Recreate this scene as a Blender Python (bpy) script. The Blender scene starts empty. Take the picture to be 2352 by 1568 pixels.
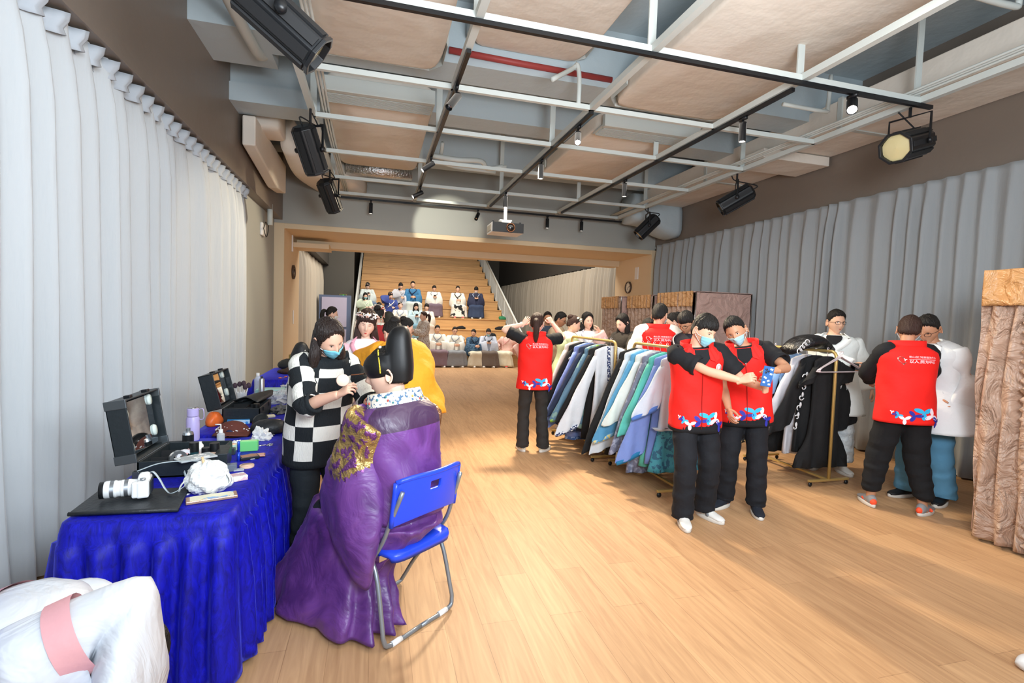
import bpy, math, random
import numpy as np
from mathutils import Vector, Matrix, noise
random.seed(7)
SC = bpy.context.scene
COL = SC.collection
PI = math.pi
# ---------------- camera (solved from the vanishing points of the room) ----------------
FPX, CX, CY, CAMH = 1154.0, 1176.0, 784.0, 1.62
def nrm(v):
    v = np.array(v, float); return v/np.linalg.norm(v)
_dY = nrm((862-CX, 716-CY, FPX)); _dX = np.array((5400-CX, 865-CY, FPX), float)
_dX = nrm(_dX-_dX.dot(_dY)*_dY); _dD = np.cross(_dY, _dX)
if _dD[1] < 0: _dD = -_dD
cam = bpy.data.cameras.new('camera'); camo = bpy.data.objects.new('camera', cam); COL.objects.link(camo)
cam.sensor_width = 36; cam.lens = FPX/2352*36; cam.clip_start = .05; cam.clip_end = 100
_m = Matrix(((_dX[0], -_dX[1], -_dX[2], 0), (_dY[0], -_dY[1], -_dY[2], 0), (-_dD[0], _dD[1], _dD[2], CAMH), (0, 0, 0, 1)))
camo.matrix_world = _m
SC.camera = camo
def _ray(px, py):
    v = np.array((px-CX, py-CY, FPX)); return np.array((v@_dX, v@_dY, -(v@_dD)))
def atZ(px, py, z=0.):
    r = _ray(px, py); return np.array((0, 0, CAMH))+(z-CAMH)/r[2]*r
def atY(px, py, y):
    r = _ray(px, py); return np.array((0, 0, CAMH))+y/r[1]*r
def atX(px, py, x):
    r = _ray(px, py); return np.array((0, 0, CAMH))+x/r[0]*r
# ---------------- look ----------------
SC.view_settings.view_transform = 'Standard'; SC.view_settings.look = 'None'
SC.view_settings.gamma = 1; SC.view_settings.use_curve_mapping = False
SC.view_settings.exposure = 0.08
SC.cycles.max_bounces = 6; SC.cycles.diffuse_bounces = 4; SC.cycles.glossy_bounces = 3; SC.cycles.transparent_max_bounces = 8
SC.cycles.sample_clamp_indirect = 4
w = bpy.data.worlds.new('world'); SC.world = w; w.use_nodes = True
w.node_tree.nodes['Background'].inputs[0].default_value = (.74, .87, 1, 1)
w.node_tree.nodes['Background'].inputs[1].default_value = WORLD_S = 1.3
def area(name, loc, target, size, power, color, sy=None):
    l = bpy.data.lights.new(name, 'AREA'); l.energy = power; l.color = color; l.size = size
    if sy: l.shape = 'RECTANGLE'; l.size_y = sy
    o = bpy.data.objects.new(name, l); COL.objects.link(o); o.location = loc
    o.rotation_euler = (Vector(target)-Vector(loc)).to_track_quat('-Z', 'Y').to_euler(); return o
def spot(name, loc, target, power, color, ang=60, blend=.5, r=.03):
    l = bpy.data.lights.new(name, 'SPOT'); l.energy = power; l.color = color; l.spot_size = math.radians(ang); l.spot_blend = blend; l.shadow_soft_size = r
    o = bpy.data.objects.new(name, l); COL.objects.link(o); o.location = loc
    o.rotation_euler = (Vector(target)-Vector(loc)).to_track_quat('-Z', 'Y').to_euler(); return o
# the photographer's flash, bounced; unseen area fills added for general room light; warm stage wash from the arch
area('flash', (.5, -.7, 2.6), (1.0, 5.0, 1.0), 1.0, 130, (.82, .91, 1))
area('flash_bounce', (1.4, .2, 2.3), (1.6, 3.4, 4.9), 1.2, 190, (.9, .95, 1))
area('room_light_near', (2.2, 1.6, 3.7), (2.2, 2.2, 0), 2.6, 40, (1, .95, .88))
area('room_light_mid', (2.2, 6.6, 3.7), (2.2, 6.6, 0), 3.4, 85, (1, .93, .84), 4.2)
area('room_light_far', (2.2, 15.0, 5.5), (2.2, 17.0, 1.0), 5.0, 420, (1, .93, .82), 3.0)
area('stair_light', (2.0, 19.0, 6.4), (2.0, 20.0, 1.0), 5.0, 150, (1, .9, .78), 5.0)  # unseen fill added above the steps
area('arch_light', (2.3, 11.6, 3.2), (2.3, 11.7, 0), 5.5, 110, (1, .91, .78), 1.2)  # unseen fill added at the archway, no fixture modelled
_w = spot('stage_wash', (2.05, 6.9, 3.6), (2.6, 3.4, 0), 850, (1, .83, .58), 95, .6, .14); _w.data.specular_factor = .15
for _n in ('flash_bounce', 'room_light_near', 'room_light_mid'): bpy.data.objects[_n].data.specular_factor = .15
# ---------------- materials ----------------
_mc = {}
def lin(c):
    if isinstance(c, str): c = [int(c[i:i+2], 16)/255 for i in (0, 2, 4)]
    return tuple(x/12.92 if x <= .04045 else ((x+.055)/1.055)**2.4 for x in c)
def mat(name, col, rough=.7, metal=0, bump=0, bs=40, kind=None, sheen=0, alpha=1, emit=0, coat=0, var=0, spec=.4, trans=0, c2=None, stretch=(1, 1, 1)):
    key = name
    if key in _mc: return _mc[key]
    m = bpy.data.materials.new(name); m.use_nodes = True; nt = m.node_tree; N = nt.nodes; L = nt.links
    b = N['Principled BSDF']; c = lin(col)+(1,)
    b.inputs['Base Color'].default_value = c; b.inputs['Roughness'].default_value = rough; b.inputs['Metallic'].default_value = metal
    b.inputs['Specular IOR Level'].default_value = spec
    if sheen:
        b.inputs['Sheen Weight'].default_value = sheen; b.inputs['Sheen Roughness'].default_value = .35
        b.inputs['Sheen Tint'].default_value = tuple(min(1, x*1.5+.1) for x in c[:3])+(1,)
    if coat: b.inputs['Coat Weight'].default_value = coat
    if alpha < 1: b.inputs['Alpha'].default_value = alpha
    if trans: b.inputs['Transmission Weight'].default_value = trans
    if emit: b.inputs['Emission Color'].default_value = c; b.inputs['Emission Strength'].default_value = emit
    if bump or var or c2:
        tc = N.new('ShaderNodeTexCoord'); mp = N.new('ShaderNodeMapping'); mp.inputs['Scale'].default_value = stretch
        L.new(tc.outputs['Object'], mp.inputs[0])
        nz = N.new('ShaderNodeTexNoise'); nz.inputs['Scale'].default_value = bs; nz.inputs['Detail'].default_value = 4
        if kind == 'silk': nz.inputs['Distortion'].default_value = 1.2
        L.new(mp.outputs[0], nz.inputs['Vector'])
        if bump:
            bp = N.new('ShaderNodeBump'); bp.inputs['Strength'].default_value = min(1, bump); bp.inputs['Distance'].default_value = .6/bs*max(1, bump)
            L.new(nz.outputs[0], bp.inputs['Height']); L.new(bp.outputs[0], b.inputs['Normal'])
        if var or c2:
            rp = N.new('ShaderNodeValToRGB'); e = rp.color_ramp.elements
            e[0].position = .38; e[1].position = .62
            if c2:
                e[0].color = c; e[1].color = lin(c2)+(1,)
                if kind == 'print': e[0].position = .54; e[1].position = .56
            else:
                e[0].color = tuple(x*(1-var) for x in c[:3])+(1,); e[1].color = tuple(min(1, x*(1+var)) for x in c[:3])+(1,)
            L.new(nz.outputs[0], rp.inputs[0]); L.new(rp.outputs[0], b.inputs['Base Color'])
    _mc[key] = m; return m
def floor_mat(name, ca, cb, cw=.19, cl=1.25, rough=.5):
    m = bpy.data.materials.new(name); m.use_nodes = True; nt = m.node_tree; N = nt.nodes; L = nt.links; b = N['Principled BSDF']
    tc = N.new('ShaderNodeTexCoord'); mp = N.new('ShaderNodeMapping'); mp.inputs['Rotation'].default_value = (0, 0, PI/2)
    L.new(tc.outputs['Object'], mp.inputs[0])
    br = N.new('ShaderNodeTexBrick'); br.inputs['Scale'].default_value = 1; br.inputs['Brick Width'].default_value = cl; br.inputs['Row Height'].default_value = cw
    br.inputs['Mortar Size'].default_value = .0014; br.inputs['Color1'].default_value = (.35, .35, .35, 1); br.inputs['Color2'].default_value = (.62, .62, .62, 1)
    br.inputs['Mortar'].default_value = (0, 0, 0, 1); br.offset = .37
    L.new(mp.outputs[0], br.inputs['Vector'])
    m2 = N.new('ShaderNodeMapping'); m2.inputs['Scale'].default_value = (1.1, 14, 14); L.new(mp.outputs[0], m2.inputs[0])
    nz = N.new('ShaderNodeTexNoise'); nz.inputs['Scale'].default_value = 1.6; nz.inputs['Detail'].default_value = 6; nz.inputs['Distortion'].default_value = 1.6
    L.new(m2.outputs[0], nz.inputs['Vector'])
    mx = N.new('ShaderNodeMixRGB'); mx.blend_type = 'MIX'; mx.inputs[0].default_value = .55
    L.new(br.outputs['Color'], mx.inputs[1]); L.new(nz.outputs['Fac'], mx.inputs[2])
    rp = N.new('ShaderNodeValToRGB'); e = rp.color_ramp.elements; e[0].position = .3; e[0].color = lin(ca)+(1,); e[1].position = .66; e[1].color = lin(cb)+(1,)
    e2 = rp.color_ramp.elements.new(.14); e2.color = tuple(x*.5 for x in lin(ca))+(1,)
    L.new(mx.outputs[0], rp.inputs[0]); L.new(rp.outputs[0], b.inputs['Base Color'])
    b.inputs['Roughness'].default_value = rough; b.inputs['Specular IOR Level'].default_value = .45
    return m
# ---------------- mesh building ----------------
PM = {}
def tag(o, label=None, cat=None, group=None, kind=None):
    if label: o['label'] = label
    if cat: o['category'] = cat
    if group: o['group'] = group
    if kind: o['kind'] = kind
    return o
def thing(name, label, cat, loc=(0, 0, 0), rotz=0, group=None):
    o = bpy.data.objects.new(name, None); COL.objects.link(o); o.empty_display_size = .1
    o.location = loc; o.rotation_euler = (0, 0, rotz); PM[o] = Matrix.Translation(Vector(loc)) @ Matrix.Rotation(rotz, 4, 'Z')
    return tag(o, label, cat, group)
def lk(o, parent=None, world=True):
    COL.objects.link(o); M = Matrix.Identity(4)
    if parent:
        o.parent = parent; M = PM[parent]
        if world and o.type == 'MESH' and not M == Matrix.Identity(4): o.data.transform(M.inverted())
    PM[o] = M
    return o
def V3(a): return np.array(a, float)
class MB:
    def __init__(s): s.v = []; s.f = []; s.m = []; s.n = 0
    def add(s, v, f, m=0):
        v = np.asarray(v, float).reshape(-1, 3); s.v.append(v)
        for q in f: s.f.append(tuple(int(i)+s.n for i in q))
        if isinstance(m, (int, float)): s.m += [int(m)]*len(f)
        else: s.m += [int(x) for x in m]
        s.n += len(v); return s
    def join(s, o, M=None, m=None):
        v = o.pts()
        if M is not None:
            M = np.array(M); v = v@M[:3, :3].T+M[:3, 3]
        s.v.append(v); s.f += [tuple(i+s.n for i in q) for q in o.f]; s.m += (list(o.m) if m is None else [m]*len(o.f)); s.n += len(v); return s
    def pts(s): return np.vstack(s.v) if s.v else np.zeros((0, 3))
    def warp(s, fn):
        v = fn(s.pts()); s.v = [np.asarray(v)]; return s
    def box(s, c, d, R=None, m=0, taper=None):
        c = V3(c); h = V3(d)/2
        q = np.array([(x, y, z) for x in (-1, 1) for y in (-1, 1) for z in (-1, 1)], float)
        v = q*h
        if taper is not None: v[q[:, 2] > 0, :2] *= taper
        if R is not None: v = v@np.array(R)[:3, :3].T
        return s.add(v+c, [(0, 1, 3, 2), (4, 6, 7, 5), (0, 4, 5, 1), (2, 3, 7, 6), (0, 2, 6, 4), (1, 5, 7, 3)], m)
    def bx(s, x0, x1, y0, y1, z0, z1, m=0): return s.box(((x0+x1)/2, (y0+y1)/2, (z0+z1)/2), (abs(x1-x0), abs(y1-y0), abs(z1-z0)), m=m)
    def rings(s, R, closed=True, cap=(1, 1), m=0):
        R = np.asarray(R, float); n, k = R.shape[:2]; f = []; mm = []
        for i in range(n-1):
            for j in range(k if closed else k-1):
                a = i*k+j; b = i*k+(j+1) % k; f.append((a, b, b+k, a+k)); mm.append(m(i, j) if callable(m) else m)
        v = R.reshape(-1, 3); ex = []
        m0 = m(0, 0) if callable(m) else m
        for e, (ci, on) in enumerate(zip((0, n-1), cap)):
            if on and closed:
                ci_ = len(v)+len(ex); ex.append(R[ci].mean(0))
                for j in range(k):
                    a = ci*k+j; b = ci*k+(j+1) % k
                    f.append((b, a, ci_) if e == 0 else (a, b, ci_)); mm.append(m0)
        if ex: v = np.vstack([v, ex])
        return s.add(v, f, mm)
    def tube(s, pts, r, seg=8, cap=(1, 1), m=0, smooth=0, flat=None, up=None):
        P = np.asarray(pts, float); n = len(P); r = np.broadcast_to(np.asarray(r, float), (n,)) if np.ndim(r) < 2 else np.asarray(r)
        if smooth: P, r = spl(P, smooth, r); n = len(P)
        T = np.gradient(P, axis=0); T /= np.linalg.norm(T, axis=1)[:, None]+1e-12
        a = V3(up) if up is not None else (V3((0, 0, 1)) if abs(T[0][2]) < .9 else V3((0, 1, 0)))
        th = np.linspace(0, 2*PI, seg, endpoint=False); R = []
        for i in range(n):
            a = a-a.dot(T[i])*T[i]; a = a/(np.linalg.norm(a)+1e-12); b = np.cross(T[i], a)
            ra, rb = (r[i], r[i]) if r.ndim == 1 else (r[i][0], r[i][1])
            R.append(P[i]+np.outer(np.cos(th)*ra, a)+np.outer(np.sin(th)*rb, b))
        return s.rings(R, cap=cap, m=m)
    def secs(s, S, seg=24, sub=4, cap=(1, 1), m=0, pw=2.0, disp=None):
        """loft through explicit sections (centre, half-axis A, half-axis B), spline-interpolated"""
        C = np.array([x[0] for x in S], float); A = np.array([x[1] for x in S], float); B = np.array([x[2] for x in S], float)
        if sub > 1: Q, _ = spl(np.hstack([C, A, B]), sub); C, A, B = Q[:, :3], Q[:, 3:6], Q[:, 6:]
        th = np.linspace(0, 2*PI, seg, endpoint=False); co, si = np.cos(th), np.sin(th)
        co, si = np.sign(co)*np.abs(co)**(2/pw), np.sign(si)*np.abs(si)**(2/pw)
        R = C[:, None]+co[None, :, None]*A[:, None]+si[None, :, None]*B[:, None]
        if disp: R = disp(R, C, th)
        return s.rings(R, cap=cap, m=m)
    def ball(s, c, r, seg=12, m=0, R=None):
        n = seg//2+1; ph = np.linspace(-PI/2, PI/2, n); th = np.linspace(0, 2*PI, seg, endpoint=False)
        r = np.broadcast_to(V3(r), (3,)); G = np.array([[(math.cos(p)*math.cos(t)*r[0], math.cos(p)*math.sin(t)*r[1], math.sin(p)*r[2]) for t in th] for p in ph])
        if R is not None: G = G@np.array(R)[:3, :3].T
        return s.rings(G+V3(c), cap=(0, 0), m=m)
    def lathe(s, prof, c=(0, 0, 0), seg=20, m=0, R=None, cap=(1, 1)):
        th = np.linspace(0, 2*PI, seg, endpoint=False)
        G = np.array([[(r*math.cos(t), r*math.sin(t), z) for t in th] for r, z in prof])
        if R is not None: G = G@np.array(R)[:3, :3].T
        return s.rings(G+V3(c), cap=cap, m=m)
    def grid(s, G, m=0): 
        G = np.asarray(G, float); return s.rings(G, closed=False, m=m)
    def poly(s, pts, m=0, thick=0, nrmv=(0, 0, 1)):
        P = np.asarray(pts, float); k = len(P)
        if not thick: return s.add(P, [tuple(range(k))], m)
        Q = P+V3(nrmv)*thick
        return s.add(np.vstack([P, Q]), [tuple(range(k))[::-1], tuple(range(k, 2*k))]+[(i, (i+1) % k, k+(i+1) % k, k+i) for i in range(k)], m)
    def mesh(s, name='m'):
        me = bpy.data.meshes.new(name); me.from_pydata(s.pts().tolist(), [], s.f); me.polygons.foreach_set('material_index', np.array(s.m, dtype=np.int32)); return me
    def build(s, name, mats, parent=None, smooth=True, world=True, bevel=0, solid=0, label=None, auto=None):
        me = s.mesh(name)
        for x in (mats if isinstance(mats, (list, tuple)) else [mats]): me.materials.append(x)
        if smooth: me.polygons.foreach_set('use_smooth', [True]*len(me.polygons))
        if auto: me.set_sharp_from_angle(angle=math.radians(auto))
        me.update(); o = bpy.data.objects.new(name, me); lk(o, parent, world)
        if solid: md = o.modifiers.new('s', 'SOLIDIFY'); md.thickness = solid
        if bevel: md = o.modifiers.new('b', 'BEVEL'); md.width = bevel; md.segments = 2; md.limit_method = 'ANGLE'
        if label: o['label'] = label
        return o
    def fused(s, vox=.012, it=2):
        """voxel union of the overlapping lofts -> one continuous surface"""
        me = s.mesh(); o = bpy.data.objects.new('tmp', me); COL.objects.link(o)
        md = o.modifiers.new('r', 'REMESH'); md.mode = 'VOXEL'; md.voxel_size = vox
        if it: ms = o.modifiers.new('s', 'SMOOTH'); ms.factor = .6; ms.iterations = it
        dg = bpy.context.evaluated_depsgraph_get(); e = o.evaluated_get(dg); em = e.to_mesh()
        n = len(em.vertices); co = np.empty(n*3); em.vertices.foreach_get('co', co); F = [tuple(p.vertices) for p in em.polygons]
        e.to_mesh_clear(); bpy.data.objects.remove(o); bpy.data.meshes.remove(me)
        r = MB(); r.add(co.reshape(-1, 3), F); return r
def spl(P, sub, r=None):
    """Catmull-Rom resampling"""
    P = np.asarray(P, float); n = len(P); E = np.vstack([2*P[0]-P[1], P, 2*P[-1]-P[-2]]); out = []; rr = []
    for i in range(n-1):
        p0, p1, p2, p3 = E[i:i+4]
        for k in range(sub):
            t = k/sub; out.append(.5*(2*p1+(p2-p0)*t+(2*p0-5*p1+4*p2-p3)*t*t+(3*p1-p0-3*p2+p3)*t**3))
            if r is not None: rr.append(r[i]*(1-t)+r[i+1]*t)
    out.append(P[-1])
    if r is not None: rr.append(r[-1])
    return np.array(out), (np.array(rr) if r is not None else None)
def rotm(ax, deg): return np.array(Matrix.Rotation(math.radians(deg), 3, ax))
def basis(x=None, y=None, z=None):
    """3x3 from two of the axes (the first given is exact)"""
    if y is not None and z is not None:
        y = nrm(y); z = V3(z); z = nrm(z-z.dot(y)*y); x = np.cross(y, z)
    elif x is not None and z is not None:
        z = nrm(z); x = V3(x); x = nrm(x-x.dot(z)*z); y = np.cross(z, x)
    return np.column_stack([x, y, z])
def M4(R, t): 
    M = np.eye(4); M[:3, :3] = R; M[:3, 3] = t; return M
def sm(x, a, b): 
    t = np.clip((np.asarray(x, float)-a)/(b-a), 0, 1); return t*t*(3-2*t)
def cloth(hexc, kind='plain', hex2=None, bs=14):
    if kind == 'print': return mat('print '+hexc+hex2, hexc, .8, bump=.1, bs=bs, c2=hex2, kind='print', sheen=.1)
    return mat('cloth '+hexc, hexc, .8, bump=.22, bs=7, sheen=.15)
def lump(name, lb, cat, c, r, m, seed=1, amp=.25):
    b = MB().ball((0, 0, 0), r, 20); P = b.pts(); Q = np.array([noise.noise(Vector(p_/max(r)*1.6)+Vector((seed, 0, 0))) for p_ in P]); P = P*(1+amp*Q[:, None]); P[:, 2] = np.maximum(P[:, 2], -r[2]*.55); b.v = [P+V3(c)+V3((0, 0, r[2]*.55))]
    o = b.build(name, m); return tag(o, lb, cat)
# ---------------- room ----------------
XL, XR, YB = -1.9, 6.3, 10.6
M_floor = floor_mat('oak laminate', 'a9805a', 'd0a67a')
M_wall = mat('grey wall paint', 'a9aaa4', .85, bump=.05, bs=200)
M_fascia = mat('taupe panel', '7a6f65', .42, bump=.05, bs=3)
M_beige = mat('beige frame', 'dcc6a4', .6)
M_slab = mat('blue grey slab', 'b6c3c8', .85, bump=.1, bs=6)
M_cw = mat('white painted steel', 'c3c9c5', .5)
M_board = mat('cream board', 'e2dace', .8, bump=.12, bs=2.2)
M_blk = mat('black metal', '15171a', .38)
M_blk2 = mat('black matte', '1b1c1e', .7)
M_white = mat('white plastic', 'e8e8e6', .4)
M_chrome = mat('chrome', 'd0d2d4', .2, metal=1)
M_curt = mat('velvet curtain', 'c0c5c8', .8, bump=.25, bs=9, sheen=.5, stretch=(1, 1, .15))
M_curt2 = mat('beige curtain', 'b5ab9b', .85, sheen=.3)
M_lamp = mat('lit lens', 'fff6e6', emit=60)
M_foil = mat('foil', 'd8dadb', .25, metal=1, bump=.9, bs=30)
def struct(name, mb, m, **k):
    o = mb.build(name, m, smooth=False, **k); o['kind'] = 'structure'; return o
struct('floor', MB().bx(-3.2, 8.6, -5, 30, -.1, 0), M_floor)
struct('ceiling', MB().bx(-2.1, 6.5, -4, YB, 4.95, 5.1), M_slab)
struct('wall_left', MB().bx(-2.3, -2.1, -4, 8.25, 0, 5).bx(-2.12, -1.9, 8.22, YB, 0, 3.33), M_wall)
struct('wall_right', MB().bx(6.45, 6.6, -4, YB, 0, 5), M_wall)
struct('trim_1', MB().bx(-2.1, -1.75, -4, YB, 3.33, 4.95), M_fascia, bevel=.004)
struct('trim_2', MB().bx(6.3, 6.46, -4, YB, 3.36, 4.95), M_fascia, bevel=.004)
# wall above the arch, the beige frame, and its deep jambs
struct('wall_back', MB().bx(-2.1, 6.5, YB, YB+.18, 3.27, 4.95).bx(-2.12, -1.9, YB-.02, YB+.1, 0, 3.3).bx(6.3, 6.5, YB, YB+.1, 0, 3.3), M_wall)
a = MB().bx(-2.1, 6.5, YB+.0, 12.6, 3.17, 3.27).bx(-2.0, -1.72, YB-.01, 12.6, 0, 3.27).bx(6.22, 6.5, YB-.01, 12.4, 0, 3.27)
a.bx(-1.72, 6.22, 12.2, 12.6, 3.02, 3.2)
struct('trim_3', a, M_beige, bevel=.006)
struct('trim_4', MB().bx(-1.75, -1.0, 11.7, 12.4, 2.95, 3.05), M_beige)
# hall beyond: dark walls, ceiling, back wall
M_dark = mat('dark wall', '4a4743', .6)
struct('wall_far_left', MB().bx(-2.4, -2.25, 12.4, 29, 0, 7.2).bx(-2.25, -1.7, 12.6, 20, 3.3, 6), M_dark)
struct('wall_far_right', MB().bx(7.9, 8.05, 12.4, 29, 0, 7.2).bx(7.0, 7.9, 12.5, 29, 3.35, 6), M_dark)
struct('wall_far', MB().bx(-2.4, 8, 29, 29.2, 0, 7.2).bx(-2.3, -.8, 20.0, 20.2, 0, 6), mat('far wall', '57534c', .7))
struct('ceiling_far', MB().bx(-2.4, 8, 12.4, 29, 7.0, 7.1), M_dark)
# baseboards
struct('baseboard_left', MB().bx(-1.9, -1.885, 8.22, YB, 0, .08), M_cw)
def curtain(name, label, x, y0, y1, z1, lam, amp, m, z0=.03, ruffle=False, seed=1, side=1, group=None):
    rng = np.random.RandomState(seed); ys = []; y = y0; ph = 0
    # irregular gathers: cosine folds of varying width
    K = int((y1-y0)/lam); ws = rng.uniform(.6, 1.45, K); ws *= (y1-y0)/ws.sum(); am = rng.uniform(.6, 1.25, K)*amp
    Y = []; D = []
    for w_, a_ in zip(ws, am):
        for t in np.linspace(0, 1, 9, endpoint=False):
            Y.append(y+w_*(t+.07*math.sin(2*PI*t))); D.append(a_*(.5-.5*math.cos(2*PI*t))**.75)
        y += w_
    Y = np.array(Y); D = np.array(D); Z = np.concatenate([np.linspace(z0, z1-.3, 12), np.linspace(z1-.24, z1, 5)])
    G = []
    for z in Z:
        k = .55+.45*sm(z1-z, 0, .5)+.12*(z1-z)/z1; sway = .015*np.sin(Y*3+z*1.3)*(z1-z)/z1
        G.append(np.stack([x+side*(D*k+sway), Y+.02*np.sin(z*2+Y*5)*(z1-z)/z1, np.full_like(Y, z)+(.012*np.sin(Y*9+2) if z == Z[0] else 0)], 1))
    o = MB().grid(G).build(name, m, None, solid=.006); tag(o, label, 'curtain', group)
    if ruffle:
        Yr = np.arange(y0, y1, .0125); n = len(Yr); D = .05+.045*np.sign(np.sin(Yr*2*PI/.2))*np.abs(np.sin(Yr*2*PI/.2))**.4+.012*rng.rand(n)
        G = [np.stack([x+side*(D*k_+.01), Yr, np.full(n, z)+.012*np.sin(Yr*31)], 1) for z, k_ in ((z1-.13, .9), (z1-.09, .75), (z1-.05, 1.05), (z1+.0, 1.15))]
        MB().grid(G).build('curtain_heading', mat('heading tape', 'b4bcc4', .7), o, world=False, solid=.004)
    return o
curtain('curtain', 'long pale grey velvet curtain along the near wall beside the blue table', XL+.0, -1.5, 8.2, 3.32, .25, .13, M_curt, ruffle=True, seed=3)
curtain('curtain', 'long pale grey velvet curtain opposite the table, behind the clothing racks', XR-.02, -1.0, 10.5, 3.36, .23, .11, mat('grey velvet', '9a9ea0', .8, bump=.25, bs=9, sheen=.5, stretch=(1, 1, .15)), seed=5, side=-1)
curtain('curtain', 'beige curtain beyond the archway, behind the tall locker side of the stairs', -1.95, 12.9, 19.6, 3.25, .26, .14, M_curt2, seed=8)
curtain('curtain', 'beige curtain beyond the archway along the stair handrail side', 6.95, 12.7, 28, 3.3, .3, .16, M_curt2, seed=9, side=-1)
o = curtain('curtain', 'dark striped curtain at the very top of the wooden stairs', 0, 0, 6.2, 1.4, .2, .09, mat('dark curtain', '4d453b', .9), seed=11)
o.rotation_euler = (0, 0, -PI/2); o.location = (-.6, 28.6, 5.4)
# ceiling boards / ducts
def ceilbox(x0, x1, y0, y1, z0, z1, m=M_board, r=.06):
    b = MB(); th = np.linspace(0, 2*PI, 28, endpoint=False); c = np.sign(np.cos(th))*np.abs(np.cos(th))**.18; s_ = np.sign(np.sin(th))*np.abs(np.sin(th))**.18
    cx, cy, hx, hy = (x0+x1)/2, (y0+y1)/2, (x1-x0)/2, (y1-y0)/2
    R = [np.stack([cx+hx*k*c, cy+hy*k*s_, np.full(28, z)], 1) for k, z in ((.97, z0), (.995, z0+.015), (1, z0+.04), (1, z1))]
    return b.rings(R)
boards = [(-.64, .6, .6, 5.45, 4.14, 4.32, 'cream ceiling board nearest the camera over the blue table'),
          (-.62, .64, 6.15, 9.2, 4.12, 4.3, 'cream ceiling board beyond the first, above the head of the table row'),
          (.9, 2.2, .6, 5.5, 4.5, 4.62, 'recessed cream ceiling board between the second and third rails'),
          (2.62, 4.15, .6, 5.6, 4.14, 4.36, 'wide cream ceiling board over the near clear floor'),
          (2.75, 4.15, 6.1, 8.7, 4.12, 4.3, 'cream ceiling board above the clothing racks')]
for x0, x1, y0, y1, z0, z1, lb in boards:
    t = thing('ceiling_board', lb, 'ceiling panel', (x0, y0, z0), group='cream boards above the steel grid')
    ceilbox(x0, x1, y0, y1, z0, z1).build('panel', M_board, t, auto=50)
    e = MB(); h = .05
    pts = [(x0-.02, y1-.5, z0+.1), (x0-.02, y1-.12, z0+.1), (x0+.1, y1+.03, z0+.1), (x1-.1, y1+.03, z0+.1), (x1+.02, y1-.12, z0+.1), (x1+.02, y1-.5, z0+.1)]
    e.tube(pts, [(.07, .012)]*6, 6, up=(0, 0, 1)).build('edge_rail', M_cw, t, smooth=False)
    for x in (x0+.1, x1-.1): MB().tube([(x, y0+1.2, z1), (x, y0+1.2, 4.96)], .006, 6).build('hanger_rod', M_cw, t)
for (x0, x1, y0, lb) in ((-.62, .63, 6.05, 'white slotted air grille over the table row'), (2.75, 4.14, 5.95, 'white slotted air grille over the clothing racks')):
    t = thing('air_grille', lb, 'air grille', (x0, y0, 4.1), group='white air grilles in the ceiling')
    MB().bx(x0, x1, y0, y0+.08, 4.06, 4.22).build('casing', M_cw, t, smooth=False, bevel=.006)
    g = MB(); [g.bx(x0+.03, x1-.03, y0+.1+.03*i, y0+.115+.03*i, 4.06, 4.085) for i in range(9)]; g.bx(x0, x1, y0+.08, y0+.38, 4.085, 4.1); g.build('slats', M_cw, t, smooth=False)
# concrete beams
for i, (y0, y1, z0) in enumerate(((5.5, 5.95, 4.3), (6.95, 7.4, 4.32), (9.3, 9.7, 4.35))): struct('trim_%d' % (i+5), MB().bx(-2.0, 6.3, y0, y1, z0, 4.95), M_slab)
struct('trim_8', MB().bx(-1.76, -1.1, 5.95, 6.3, 4.3, 4.5).bx(-1.76, -.72, 6.9, 7.35, 4.12, 4.34), M_slab)
# ducts
t = thing('air_duct', 'long boxed cream duct above the taupe panel behind the clothing racks', 'duct', (5.9, 1, 4.08))
MB().bx(5.45, 6.29, -1, 9.6, 4.06, 4.4).build('duct', M_board, t, smooth=False, bevel=.01)
for y in (2.4, 5.0, 7.6): MB().bx(5.43, 6.29, y, y+.06, 4.045, 4.42).build('flange', M_cw, t, smooth=False)
t = thing('air_duct', 'cream duct branch with cut corner hanging under the boxed duct', 'duct', (5.4, 6, 3.95))
MB().poly([(5.12, 5.9, 3.92), (6.25, 5.9, 3.92), (6.25, 6.5, 3.92), (5.2, 6.5, 3.92), (5.12, 6.4, 3.92)], thick=.13).build('duct', M_board, t, smooth=False, bevel=.01)
t = thing('air_duct', 'rounded grey duct elbow beside the taupe panel at the arch', 'duct', (5.7, 9.3, 3.6))
MB().secs([((5.2, 9.9, 4.0), (0, .35, 0), (0, 0, .3)), ((5.6, 9.9, 3.98), (0, .38, 0), (0, 0, .32)), ((5.95, 9.9, 3.85), (0, .38, 0), (0, 0, .36)), ((6.28, 9.9, 3.78), (0, .38, 0), (0, 0, .36))], 20, 3, pw=4).build('duct', M_slab, t)
t = thing('air_duct', 'lumpy wrapped cream duct hanging from the taupe panel above the table', 'duct', (-1.6, 7.6, 3.6))
MB().secs([((-1.74, 7.9, 4.25), (0, .3, 0), (0, 0, .2)), ((-1.4, 7.9, 4.25), (0, .3, 0), (0, 0, .2)), ((-1.32, 7.9, 4.25), (0, .27, 0), (0, 0, .18))], 20, 3, pw=5).build('duct', M_board, t)
MB().secs([((-1.3, 8.2, 4.2), (.1, 0, 0), (0, 0, .25)), ((-1.2, 9.0, 4.1), (.2, 0, 0), (0, 0, .25)), ((-.9, 9.8, 4.1), (.5, 0, 0), (0, 0, .22)), ((-.7, 10.55, 4.1), (.5, 0, 0), (0, 0, .22))], 20, 4, pw=4).build('duct', M_board, t)
t = thing('access_panel', 'long cream tapered board fixed flat against the taupe panel', 'panel', (-1.7, 7, 3.4))
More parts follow.
